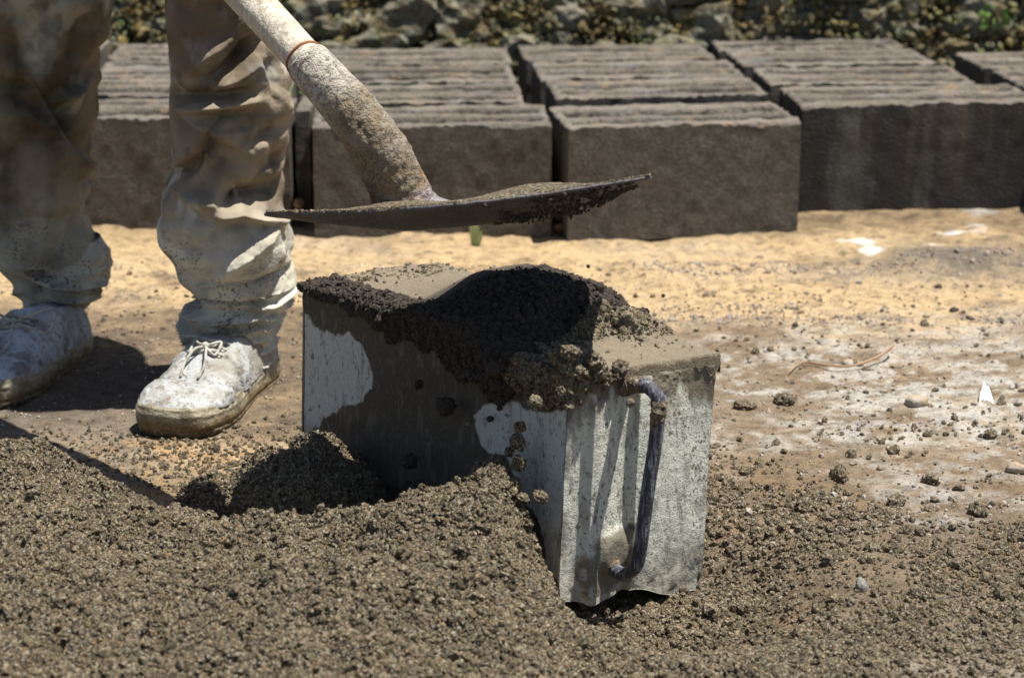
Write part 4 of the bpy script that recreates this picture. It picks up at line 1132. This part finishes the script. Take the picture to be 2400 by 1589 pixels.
    mx(br, ss(-0.05, 0.3, q) * 0.8); mx(gy_, ss(0.1, 0.4, q2) * 0.7)
    mx(du, ss(0.30, 0.14, Zz + 0.06 * q) * (0.75 + 0.25 * q3))
    mx(du, ss(0.2, 0.5, q2 - q * 0.6) * 0.75); mx(br * 0.8, ss(0.25, 0.5, q3 * 0.7 + q2 * 0.5) * 0.45)
    mx(np.array([0.12, 0.09, 0.065]), ss(0.42, 0.55, Zz + 0.05 * q) * 0.35)
    mx(du * 1.05, ss(0.15, 0.10, Zz) * ss(0.3, -0.3, q3) * 0.7)
    # dark specks of mortar
    wsp, _, _i = worley((X + Yy * 0.3) * 260, Zz * 260, colseed)
    mx(np.array([0.07, 0.055, 0.04]), (wsp < 0.12 + 0.28 * _i ** 2) * ss(-0.2, 0.3, q2 + 0.5 * q3) * ss(0.27, 0.15, Zz + 0.03 * q) * 0.9)
    return V, c

def add_leg(name, V, c, closed_ends=False):
    n_v, n_u = V.shape[:2]
    F = grid_faces(n_v, n_u, closed=True)[:, ::-1]
    # inner skin so the cloth has thickness at the hem
    cen = V.mean(1, keepdims=True)
    Vi = V + (cen - V) * 0.03
    nv = n_v * n_u
    Fi = grid_faces(n_v, n_u, closed=True, off=nv)
    j = np.arange(n_u); j2 = (j + 1) % n_u; o = (n_v - 1) * n_u
    hem = np.stack([o + j, o + j2, o + j2 + nv, o + j + nv], -1)
    me = mk_mesh(name, np.vstack([V.reshape(-1, 3), Vi.reshape(-1, 3)]), np.vstack([F, Fi, hem]), col=np.vstack([c.reshape(-1, 3)] * 2))
    return attach(link(name, me, M['trouser'], person))

R_ROWS = [(-560, 380, 700), (-400, 392, 680), (-200, 395, 655), (-60, 396, 645), (0, 397, 640), (60, 397, 652), (130, 399, 666), (200, 408, 676), (240, 420, 680), (290, 424, 682), (340, 420, 678), (400, 414, 672), (440, 396, 668),
          (500, 384, 670), (560, 378, 686), (600, 388, 690), (640, 418, 680), (672, 444, 676), (700, 456, 672), (735, 428, 666), (770, 428, 652), (800, 434, 644), (825, 442, 634), (850, 470, 624)]
r_folds = [(620, 85, 480, 190, -.020, .010), (560, 75, 470, 150, .006, .008), (600, 150, 500, 215, .010, .008), (400, 225, 590, 208, -.018, .009), (430, 250, 600, 232, .009, .006),
           (490, 262, 620, 262, -.010, .008), (500, 300, 620, 285, -.006, .008), (545, 302, 500, 300, .008, .010), (425, 448, 520, 472, .010, .008), (525, 468, 560, 448, -.016, .010), (560, 452, 655, 452, -.018, .011),
           (655, 455, 668, 500, -.012, .009), (515, 497, 570, 490, .010, .006), (570, 492, 650, 532, .012, .006), (430, 500, 620, 520, -.006, .012), (645, 535, 520, 640, .010, .010), (440, 600, 640, 600, .006, .02),
           (600, 130, 660, 260, .006, .006), (630, 150, 640, 240, -.009, .006), (600, 330, 650, 300, -.010, .008), (640, 330, 655, 400, -.008, .008), (530, 360, 500, 420, -.005, .008), (480, 380, 440, 430, .006, .008), (460, 665, 660, 640, -.007, .006)]
r_steps = [(425, 250, 497, 300, .014, .030), (497, 300, 470, 350, -.016, .03), (470, 350, 412, 402, -.016, .03), (470, 672, 660, 640, .010, .012), (455, 700, 640, 700, .008, .010), (440, 760, 640, 745, .008, .010)]
V, c = leg(R_ROWS, 2.80, ([0.02, 0.10, 0.17, 0.25, 0.35, 0.5, 0.9], [0.060, 0.066, 0.078, 0.092, 0.085, 0.085, 0.105]), r_folds, r_steps, 11, 'trouser_leg', bunch=[(672, 852, 175, .0120)], colseed=40)
# the hip end leans to the pelvis
def lean_top(V, z0, dx, dy):
    k_ = np.clip((V[..., 2] - z0) / 0.45, 0, 1) ** 1.3
    V[..., 0] += dx * k_; V[..., 1] += dy * k_
    return V
V = lean_top(V, 0.56, 0.03, 0.06)
trR = add_leg('trouser_leg', V, c)
L_ROWS = [(-560, -20, 330), (-300, -20, 300), (-100, -25, 285), (0, -25, 273), (80, -35, 256), (150, -55, 226), (250, -75, 218), (350, -85, 212), (430, -90, 195), (500, -95, 203), (545, -95, 222), (575, -92, 236), (592, -85, 240)]
l_folds = [(20, 60, 60, 180, -.012, .012), (0, 190, 90, 200, -.016, .012), (60, 230, 150, 330, .010, .010), (10, 200, 110, 260, -.008, .012), (210, 150, 205, 250, -.010, .01), (150, 330, 205, 470, .008, .010), (170, 330, 200, 400, -.008, .008),
           (130, 240, 200, 200, .008, .008), (110, 320, 110, 560, .006, .014), (40, 350, 30, 560, -.006, .014), (160, 250, 165, 330, -.012, .010), (120, 80, 110, 170, .006, .012), (190, 40, 170, 140, -.010, .012)]
l_steps = [(120, 240, 160, 320, -.010, .03), (160, 320, 215, 500, -.009, .03)]
V, c = leg(L_ROWS, 2.97, ([0.1, 0.16, 0.25, 0.5, 0.9], [0.10, 0.095, 0.085, 0.085, 0.105]), l_folds, l_steps, 51, 'trouser_leg', colseed=80)
V = lean_top(V, 0.56, 0.10, -0.04)
trL = add_leg('trouser_leg', V, c * np.array([0.66, 0.66, 0.62]))  # muddier left leg; its shade is also put into this darker tone
LI_ROWS = [(556, -60, 238), (590, 10, 262), (620, 22, 268), (650, 28, 268), (680, 38, 240), (705, 44, 216), (740, 50, 200), (775, 60, 190)]
V, c = leg(LI_ROWS, 2.965, ([0.02, 0.10, 0.2], [0.055, 0.062, 0.066]), [(60, 640, 200, 690, .010, .006), (90, 690, 200, 720, .009, .006), (30, 660, 120, 700, -.008, .006)], [(60, 655, 250, 690, .008, .012)], 71, 'trouser_cuff', bunch=[(620, 790, 75, .006)], colseed=90)
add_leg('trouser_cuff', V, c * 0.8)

# hips of the trousers, then the body above (out of the picture, but it casts its shade)
def ellipsoid_mesh(name, c0, rad, material, seed=1, amp=0.03, col=None):
    v_, f_ = ICO4
    n_ = 1 + amp * fbm(v_[:, 0] * 2, v_[:, 1] * 2, v_[:, 2] * 2, octv=3, seed=seed)
    W_ = v_ * n_[:, None] * np.array(rad) + np.array(c0)
    return attach(link(name, mk_mesh(name, W_, None, f_, col=None if col is None else np.broadcast_to(np.array(col), W_.shape)), material, person))
ellipsoid_mesh('trouser_seat', (-0.43, 2.88, 0.92), (0.19, 0.145, 0.16), M['trouser'], col=(0.28, 0.24, 0.18))
M['skin'] = mat('brown_skin', base=(0.16, 0.085, 0.05), rough=0.6, layers=[(30, 0.45, 0.6, 0.8, 0.5)])
M['shirt'] = mat('faded_shirt', base=(0.20, 0.22, 0.25), rough=0.95, layers=[(12, 0.45, 0.6, 0.7, 0.6)], bumps=[(25, 0.006, 'n')])
M['hair'] = mat('black_hair', base=(0.012, 0.010, 0.009), rough=0.8)
grip1 = p4 + d * 0.34; grip2 = p4 + d * 0.70
def skin_body(name, nodes, edges, material, levels=2):
    me = bpy.data.meshes.new(name)
    me.from_pydata([tuple(np.array(n[0])) for n in nodes], edges, [])
    o = attach(link(name, me, material, person))
    md = o.modifiers.new('skin', 'SKIN'); md.use_smooth_shade = True
    for i, n in enumerate(nodes):
        r0 = n[1]
        me.skin_vertices[0].data[i].radius = (r0, n[2] if len(n) > 2 else r0)
    me.skin_vertices[0].data[0].use_root = True
    s_ = o.modifiers.new('sub', 'SUBSURF'); s_.levels = levels; s_.render_levels = levels
    return o
shR = np.array([-0.26, 2.70, 1.24]); shL = np.array([-0.60, 2.74, 1.29])
elR = (shR + grip1) / 2 + np.array([0.10, 0.02, -0.10]); elL = (shL + grip2) / 2 + np.array([-0.10, 0.10, -0.10])
nodes = [((-0.43, 2.88, 0.94), 0.13, 0.10), ((-0.43, 2.84, 1.08), 0.125, 0.095), ((-0.42, 2.76, 1.22), 0.14, 0.10), ((-0.41, 2.70, 1.31), 0.07, 0.06), ((-0.41, 2.66, 1.36), 0.055), ((-0.40, 2.61, 1.41), 0.075, 0.085), ((-0.40, 2.58, 1.48), 0.075, 0.09), ((-0.40, 2.59, 1.54), 0.05, 0.06),
         (shR, 0.055), (elR, 0.040), (grip1 + np.array([0.03, 0.05, 0.0]), 0.027), (shL, 0.055), (elL, 0.040), (grip2 + np.array([-0.01, 0.06, 0.0]), 0.027),
         ((-0.355, 2.86, 0.86), 0.085), ((-0.40, 2.80, 0.50), 0.055), ((-0.375, 2.80, 0.10), 0.036), ((-0.51, 2.90, 0.86), 0.085), ((-0.645, 2.965, 0.50), 0.045), ((-0.665, 2.965, 0.10), 0.034)]
edges = [(0, 1), (1, 2), (2, 3), (3, 4), (4, 5), (5, 6), (6, 7), (2, 8), (8, 9), (9, 10), (2, 11), (11, 12), (12, 13), (0, 14), (14, 15), (15, 16), (0, 17), (17, 18), (18, 19)]
skin_body('body', nodes, edges, M['skin'])
for g_, wr in ((grip1, grip1 + np.array([0.03, 0.05, 0.0])), (grip2, grip2 + np.array([-0.01, 0.06, 0.0]))):
    back = wr - g_; back /= np.linalg.norm(back)
    nd = [(wr, 0.024), (wr - back * 0.02 + d * 0.0, 0.030)]; ed = [(0, 1)]
    crs = np.cross(d, back); crs /= np.linalg.norm(crs)
    for k_ in range(4):
        o_ = d * (k_ - 1.5) * 0.019
        ln = [0.9, 1.0, 0.97, 0.82][k_]
        pts_ = [g_ + o_ + (back * math.cos(a_) + crs * math.sin(a_)) * 0.034 for a_ in (0.3, 0.3 + 1.2 * ln, 0.3 + 2.2 * ln, 0.3 + 3.2 * ln)]
        b0 = len(nd)
        nd += [(q_, 0.0095 - 0.0006 * i_) for i_, q_ in enumerate(pts_)]
        ed += [(1, b0), (b0, b0 + 1), (b0 + 1, b0 + 2), (b0 + 2, b0 + 3)]
    b0 = len(nd)
    nd += [(g_ + d * 0.03 + (back * math.cos(a_) - crs * math.sin(a_)) * 0.035, 0.011) for a_ in (0.4, 1.2, 2.0)]
    ed += [(1, b0), (b0, b0 + 1), (b0 + 1, b0 + 2)]
    skin_body('hand', nd, ed, M['skin'], 1)
nodes = [((-0.43, 2.88, 0.96), 0.165, 0.125), ((-0.43, 2.84, 1.08), 0.16, 0.12), ((-0.42, 2.76, 1.22), 0.175, 0.12), ((-0.41, 2.71, 1.30), 0.08, 0.07), (shR, 0.075), ((shR + elR) / 2, 0.062), (shL, 0.075), ((shL + elL) / 2, 0.062)]
skin_body('shirt', nodes, [(0, 1), (1, 2), (2, 3), (2, 4), (4, 5), (2, 6), (6, 7)], M['shirt'])
ellipsoid_mesh('hair', (-0.40, 2.61, 1.53), (0.086, 0.095, 0.078), M['hair'], 5, 0.08)

# shoes
def shoe(toe, heel, lift, mcan, seed, label=None):
    toe = np.array(toe, float); heel = np.array(heel, float)
    f_ = toe - heel; Ls = np.linalg.norm(f_); f_ /= Ls; sd_ = np.array([f_[1], -f_[0]])
    root = attach(link('shoe', None, None, person, label))
    n, m = 150, 90
    t = np.linspace(0, 1, n)
    # half width and height of the upper along the foot (0 heel, 1 toe)
    tk = [0, .03, .10, .25, .45, .62, .75, .87, .95, .985, 1]
    hw = np.interp(t, tk, [.006, .022, .032, .034, .037, .045, .049, .047, .037, .026, .008])
    hh_ = np.interp(t, tk, [.050, .070, .082, .092, .098, .082, .066, .052, .044, .038, .028])
    ker = np.hanning(9); ker /= ker.sum()
    sm_ = lambda a: np.convolve(np.pad(a, 4, mode='edge'), ker, 'valid')
    hw = sm_(hw) * 1.14; hh_ = sm_(hh_)
    ph = np.linspace(0, math.pi, m)
    soleH = 0.037
    cs, sn = np.cos(ph), np.sin(ph)
    U = hw[:, None] * np.sign(cs)[None] * np.abs(cs)[None] ** 0.85
    Zz = soleH - 0.006 + (hh_[:, None] - soleH) * sn[None] ** 0.75
    A = np.repeat((t * Ls)[:, None], m, 1)
    spring = 0.006 * ss(0.62, 1.0, t) + lift * ss(0.35, 0.0, t)
    # quarter panels laid over the toe, seams, dents
    up_ = sn[None] * np.ones_like(A)
    quarter = ss(0.60, 0.585, t)[:, None] * (1 - ss(0.86, 0.93, up_ + 0.0)) 
    tongue = ss(0.66, 0.64, t)[:, None] * ss(0.93, 0.97, up_)
    D = 0.0045 * quarter + 0.001 * tongue
    D += 0.0025 * ss(0.79, 0.80, (t[:, None] + 0.10 * (1 - up_))) - 0.0020 * np.exp(-(((t - 0.785)[:, None] + 0.10 * (1 - up_)) / 0.007) ** 2) - 0.0014 * np.exp(-(((t - 0.30)[:, None] - 0.08 * up_) / 0.008) ** 2)
    D += 0.0036 * fbm(A * 40 + seed, U * 40, Zz * 40, octv=3, seed=seed) - 0.003 * ss(0.2, 0.7, fbm(A * 30, U * 16, octv=2, seed=seed + 1)) * ss(0.5, 0.7, t)[:, None] * ss(0.9, 0.75, t)[:, None]
    U = U * (1 + D / 0.04); Zz = Zz + D * up_
    def world_(A_, U_, Z_):
        sp_l = np.interp(A_ / Ls, t, spring)
        return np.stack([heel[0] + f_[0] * A_ + sd_[0] * U_, heel[1] + f_[1] * A_ + sd_[1] * U_, Z_ + sp_l], -1)
    link('upper', mk_mesh('upper', world_(A, U, Zz), grid_faces(n, m)), mcan, root)
    # sole
    n2, m2 = 220, 26
    aa = np.linspace(0, 2 * math.pi, n2, endpoint=False)
    tt_ = (1 - np.cos(aa)) / 2
    sidew = np.interp(tt_, tk, [.0, .024, .036, .038, .041, .049, .053, .051, .041, .029, .0]) * 1.14
    ring = np.where(aa < math.pi, 1, -1) * sidew
    at_ = tt_ * (Ls + 0.012) - 0.006
    # smooth the outline
    k5 = np.hanning(13); k5 /= k5.sum()
    ring = np.convolve(np.concatenate([ring[-6:], ring, ring[:6]]), k5, 'valid'); at_ = np.convolve(np.concatenate([at_[-6:], at_, at_[:6]]), k5, 'valid')
    zz_ = np.linspace(0, soleH, m2)
    prof = 1 - 0.05 * np.abs(zz_ / soleH - 0.5) ** 2 * 4
    prof = prof - 0.035 * np.exp(-((zz_ - 0.009) / 0.0015) ** 2) + 0.02 * np.exp(-((zz_ - 0.028) / 0.003) ** 2)
    c0 = Ls * 0.5
    Ar = c0 + (at_[:, None] - c0) * (1 + (prof[None] - 1) * 0.35); Ur = ring[:, None] * prof[None]
    nz_ = 0.0016 * fbm(at_[:, None] * 60 + zz_[None] * 10, ring[:, None] * 60, zz_[None] * 80 + 0 * at_[:, None], octv=3, seed=seed + 9)
    Zr = np.repeat(zz_[None], n2, 0) - 0.002 + nz_
    W_ = world_(Ar, Ur * (1 + nz_ / 0.05), Zr)
    verts = W_.reshape(-1, 3)
    F_ = grid_faces(n2, m2); last = np.stack([(n2 - 1) * m2 + np.arange(m2 - 1), (n2 - 1) * m2 + np.arange(1, m2), np.arange(1, m2), np.arange(m2 - 1)], -1)
    cenb = world_(np.array([c0]), np.array([0.0]), np.array([0.0])); cent = world_(np.array([c0]), np.array([0.0]), np.array([soleH]))
    verts = np.vstack([verts, cenb, cent]); nb0 = n2 * m2
    jj_ = np.arange(n2); jn = (jj_ + 1) % n2
    tr = np.vstack([np.stack([jj_ * m2, jn * m2, np.full(n2, nb0)], -1), np.stack([jn * m2 + m2 - 1, jj_ * m2 + m2 - 1, np.full(n2, nb0 + 1)], -1)])
    ck = ss(0.012, 0.024, Zr + 0.004 * vn(Ar * 60, Ur * 60, seed=seed))[..., None]
    c_ = np.array([0.17, 0.12, 0.055]) * (1 - ck) + np.array([0.34, 0.31, 0.235]) * ck
    low_ = ss(0.007, 0.001, Zr)[..., None]
    c_ = c_ * (1 - low_) + np.array([0.05, 0.04, 0.028]) * low_
    c_ = np.vstack([c_.reshape(-1, 3), [[.05, .04, .03]] * 2])
    link('sole', mk_mesh('sole', verts, np.vstack([F_, last]), tr, col=c_), M['sole'], root)
    # laces across the tongue, eyelets and a bow
    def surf(ta, u):
        ta = np.asarray(ta, float); u = np.asarray(u, float)
        hwv = np.interp(ta, t, hw); hv_ = np.interp(ta, t, hh_)
        x_ = np.clip(np.abs(u) / hwv, 0, 0.999); ph_ = np.arccos(x_ ** (1 / 0.85))
        z_ = soleH - 0.006 + (hv_ - soleH) * np.sin(ph_) ** 0.75
        return world_(ta * Ls, u, z_ + 0.004)
    for i, ta in enumerate((0.60, 0.555, 0.51)):
        u = np.linspace(-0.019, 0.019, 16)
        P_ = surf(np.full(16, ta) + 0.012 * np.sin(u * 80 + i), u)
        v_, ff_, t_ = tube(P_, 0.0029, 8)
        link('lace', mk_mesh('lace', v_, ff_, t_), M['lace'], root)
        for s_ in (-1, 1):
            q_ = surf(ta, s_ * 0.021)
            an = np.linspace(0, 2 * math.pi, 15)[:-1]
            ringp = np.array([q_ + 0.0035 * (math.cos(a_) * np.array([f_[0], f_[1], 0.35]) + math.sin(a_) * np.array([sd_[0], sd_[1], 0.5 * -s_])) for a_ in np.append(an, [0, 0.4])])
            v_, ff_, t_ = tube(ringp, 0.0012, 6)
            link('eyelet', mk_mesh('eyelet', v_, ff_, t_), M['sole' if False else 'lace'], root)
    kn = surf(0.585, 0.0) + np.array([0, 0, 0.003])
    F3 = np.array([f_[0], f_[1], -0.28]); S3 = np.array([sd_[0], sd_[1], 0.0]); U3_ = np.array([0, 0, 1.0])
    for s_ in (-1, 1):
        big = 1.9 if seed > 5 else 0.6
        loop = [kn, kn + S3 * s_ * 0.018 * big + U3_ * 0.008 * big, kn + S3 * s_ * 0.030 * big + U3_ * (0.012 * big - 0.006) - F3 * 0.010, kn + S3 * s_ * 0.030 * big + F3 * 0.010 - U3_ * 0.004, kn + S3 * s_ * 0.014 * big + F3 * 0.008, kn]
        v_, ff_, t_ = tube(smooth_path(loop, 40), 0.0019, 8)
        link('lace', mk_mesh('lace', v_, ff_, t_), M['lace'], root)
        end = [kn, kn + F3 * 0.016 + S3 * s_ * 0.008 + U3_ * 0.005, kn + F3 * 0.036 + S3 * s_ * 0.014 - U3_ * 0.004, kn + F3 * 0.052 + S3 * s_ * 0.012 - U3_ * 0.012]
        v_, ff_, t_ = tube(smooth_path(end, 24), 0.0018, 8)
        link('lace', mk_mesh('lace', v_, ff_, t_), M['lace'], root)
    v_, ff_, t_ = tube([kn - S3 * 0.006, kn + U3_ * 0.002, kn + S3 * 0.006], [0.004, 0.005, 0.004], 10)
    link('knot', mk_mesh('knot', v_, ff_, t_), M['lace'], root)
    return root
shoe((-0.432, 2.562), (-0.346, 2.848), 0.0, M['canvas'], 3, 'sunlit pale canvas shoe with muddy rubber sole and tied laces')
shoe((-0.705, 2.680), (-0.622, 2.962), 0.0, M['canvas_shade'], 8, 'canvas shoe with blue grey shade in its colour and a loose lace bow')
# ------------------------------------------------------------------ small things on the ground
M['paper'] = mat('white_scrap', base=(0.82, 0.83, 0.84), rough=0.6, bumps=[(200, 0.001, 'n')])
c0 = on_z(2312, 948, 0.0)
n, m = 26, 20
gu, gv = np.meshgrid(np.linspace(-1, 1, n), np.linspace(0, 1, m), indexing='ij')
wdt = 0.0088 * (1 - gv) ** 0.7 + 0.0015
V = np.stack([c0[0] + gu * wdt + 0.004 * gv, c0[1] + 0.012 * np.cos(gu * 1.5) * (1 - 0.5 * gv) + 0.034 * gv - 0.003 + 0.003 * vn(gu * 2, gv * 3, seed=4), 0.003 + gv * 0.017 + 0.002 * vn(gu * 3, gv * 3, seed=5)], -1)
Vb_ = V + np.array([0, 0.0012, 0])
F1 = grid_faces(n, m); nv = n * m; I = np.arange(nv).reshape(n, m)
F = np.vstack([F1[:, ::-1], grid_faces(n, m, off=nv)] + [np.stack([i_[:-1], i_[1:], i_[1:] + nv, i_[:-1] + nv], -1) for i_ in (I[:, 0], I[:, -1], I[0], I[-1])])
link('paper_scrap', mk_mesh('paper_scrap', np.vstack([V.reshape(-1, 3), Vb_.reshape(-1, 3)]), F), M['paper'], label='small crumpled white scrap standing on the gravelly ground at the right', cat='litter')
# dry twig
M['twig'] = mat('dry_twig', base=(0.34, 0.22, 0.13), rough=0.8, layers=[(60, 0.45, 0.6, (0.24, 0.13, 0.08), 0.8), (30, 0.55, 0.65, (0.55, 0.45, 0.25), 0.6)], coords='world')
pts_ = [on_z(x_, y_, 0.004 + dz) for x_, y_, dz in ((1850, 872, 0), (1880, 850, 0), (1935, 856, .002), (1985, 858, .003), (2030, 848, .004), (2075, 826, .008), (2094, 808, .014))]
v, f, t3 = tube(smooth_path(pts_, 60), np.interp(np.linspace(0, 1, 60), [0, .5, 1], [.0009, .0016, .0020]), 8)
link('twig', mk_mesh('twig', v, f, t3), M['twig'], label='thin reddish dry twig curving up on the sandy ground at the right', cat='twig')
# stones and clods one can tell apart: px, py, radius, dark?, label
stones_ = [(1745, 958, .014, 'c', 'brown crumbly clod on the ground just right of the mould'),
           (1838, 945, .016, 'c', 'wide brown clod right of the clod beside the mould'),
           (2150, 950, .016, 's', 'flat tan pebble on the gravel left of the white scrap'),
           (1988, 852, .009, 's', 'small round pinkish pebble resting against the twig'),
           (2236, 728, .008, 'd', 'dark clod at the left of a row of dark bits on the sand'),
           (2275, 748, .008, 's', 'small grey pebble right below the dark clod on the sand'),
           (2172, 740, .007, 's', 'small bluish grey pebble left of the dark clod on the sand'),
           (2198, 688, .006, 'd', 'tiny dark clod alone on the far sand'),
           (1864, 764, .006, 'd', 'tiny dark clod near the sand above the mould corner'),
           (2382, 1108, .014, 's', 'pale grey stone at the right edge'),
           (2370, 915, .007, 's', 'small blue grey pebble right of the white scrap'),
           (1955, 1298, .013, 'c', 'round clod of mix standing on the smooth brown ground right of the mould'),
           (2020, 1368, .011, 'g', 'grey stone half covered by crumbs right of the mould'),
           (2080, 1290, .009, 'c', 'small clod of mix right of the round clod'),
           (1965, 1125, .015, 'c', 'dark flat clod on the moist band behind the crumbs'),
           (2150, 1385, .010, 'c', 'small clod on the grey wet ground at the lower right'),
           (2290, 1200, .014, 'c', 'brown clod on the whitish ground at the right edge'),
           (2100, 1180, .012, 'c', 'brown clod between whitish patches on the right'),
           (2180, 1130, .011, 'c', 'clod at the upper end of the moist band on the right'),
           (1880, 1190, .012, 'c', 'clod nearest the mould on the upper edge of the crumbs'),
           (505, 1060, .006, 'd', 'small dark clod on the ground left of the front shoe tip shadow'),
           (700, 478, .013, 's', 'orange earth lump in the gap between the block columns'),
           (1312, 535, .012, 's', 'round tan stone at the foot of the middle block gap')]
stone_m = {'g': mat('grey_stone', base=(0.16, 0.155, 0.14), coords='world', rough=0.8, layers=[(300, 0.5, 0.6, (0.3, 0.28, 0.24), 0.7)], bumps=[(200, 0.002, 'n')]), 'c': M['mix'], 'd': M['mix_wet'], 's': mat('dusty_stone', base=(0.34, 0.27, 0.19), coords='world', rough=0.9, layers=[(40, 0.45, 0.6, (0.36, 0.35, 0.34), 0.7)], bumps=[(150, 0.002, 'n')])}
M['orange_earth'] = mat('orange_earth', base=(0.34, 0.215, 0.11), coords='world', rough=0.95, bumps=[(80, 0.006, 'n')])
for i, (px, py, r_, k_, lab) in enumerate(stones_):
    p = on_z(px, py, 0.0)
    if i >= len(stones_) - 2: p = at(px, py, 3.72 if i == len(stones_) - 2 else 3.68)
    src_ = {'c': clod_l, 'd': clod_meshes}.get(k_)
    if src_ is not None: me = src_[i % 7]
    else:
        vv, fc = lump(ICO3, 500 + i, 0.25, 1.1, 0.2)
        me = mk_mesh('pebble', vv, None, fc); me.materials.append(M['orange_earth'] if i >= len(stones_) - 2 else stone_m['g' if k_ == 'g' else 's'])
    nm = 'clod' if k_ in 'cd' else 'pebble'
    o = link(nm, me, None, None, lab, nm)
    z0 = float(ground_h(np.array([p[0]]), np.array([p[1]]))[0])
    hz = float(heap_h(np.array([p[0]]), np.array([p[1]]))[0])
    o.location = (p[0], p[1], max(z0, hz) + r_ * 0.25 if i < len(stones_) - 2 else p[2]); o.scale = (r_, r_ * 0.8, r_ * 0.55); o.rotation_euler = (0.1 * i, 0, i * 1.7)
# grass sprout in front of the blocks
M['grass'] = mat('pale_grass', base=(0.34, 0.46, 0.22), rough=0.6, layers=[(90, 0.45, 0.6, (0.42, 0.48, 0.28), 0.6)], coords='world')
sprout = link('grass_sprout', None, label='small pale green grass sprout growing at the foot of the blocks below the shovel', cat='grass sprout', loc=(0, 0, 0))
for (x0, y0, x1, y1, bend) in ((1110, 575, 1107, 500, -.001), (1113, 575, 1119, 512, .001), (1117, 572, 1128, 540, .001)):
    a_ = at(x0, y0, 3.575); b_ = at(x1, y1, 3.57)
    a_[2] = -0.004
    P_ = smooth_path([a_, (a_ + b_) / 2 + np.array([bend, -0.003, 0.004]), b_], 14)
    w_ = 0.0048 * np.sin(np.linspace(0.5, math.pi, 14))
    Lf = P_ - np.array([1, 0, 0]) * w_[:, None]; Rt = P_ + np.array([1, 0, 0]) * w_[:, None]; Md = P_ + np.array([0, 0.0018, 0])
    G3 = np.stack([Lf, Md, Rt], 1)
    V = np.vstack([G3.reshape(-1, 3), (G3 - np.array([0, 0.0008, 0])).reshape(-1, 3)])
    F = np.vstack([grid_faces(14, 3), grid_faces(14, 3, off=42)[:, ::-1]])
    link('blade_of_grass', mk_mesh('blade_of_grass', V, F), M['grass'], sprout)
# little weeds in the moss at the wall foot
for i, (px, py, lab) in enumerate(((2330, 45, 'tiny bright green plant on the wall foot at the upper right'), (680, 195, 'green sprig growing in the gap behind the front leg'))):
    pl = link('plant', None, label=lab, cat='plant', loc=(0, 0, 0))
    base = at(px, py, 4.50 if i == 0 else 3.95)
    for k_ in range(12):
        a0 = rng.uniform(0, 6.28); ln = rng.uniform(.014, .03)
        c1 = base + np.array([math.cos(a0) * .014, math.sin(a0) * .008, rng.uniform(-.02, .025)])
        dr = np.array([math.cos(a0), -0.4, rng.uniform(-.3, .8)]); dr /= np.linalg.norm(dr); sdv = np.cross(dr, [0, 1, 0]); sdv /= np.linalg.norm(sdv)
        V = np.array([c1, c1 + dr * ln * .5 + sdv * ln * .32, c1 + dr * ln, c1 + dr * ln * .5 - sdv * ln * .32, c1 + dr * ln * .5 + np.array([0, -.003, .003])])
        link('leaf', mk_mesh('leaf', V, None, np.array([[0, 1, 4], [1, 2, 4], [2, 3, 4], [3, 0, 4]])), M['leaf'], pl)
    v, f, t3 = tube([base - np.array([0, 0, .03 if i == 0 else .15]), base], .0018, 6)
    link('stem', mk_mesh('stem', v, f, t3), M['leaf'], pl)
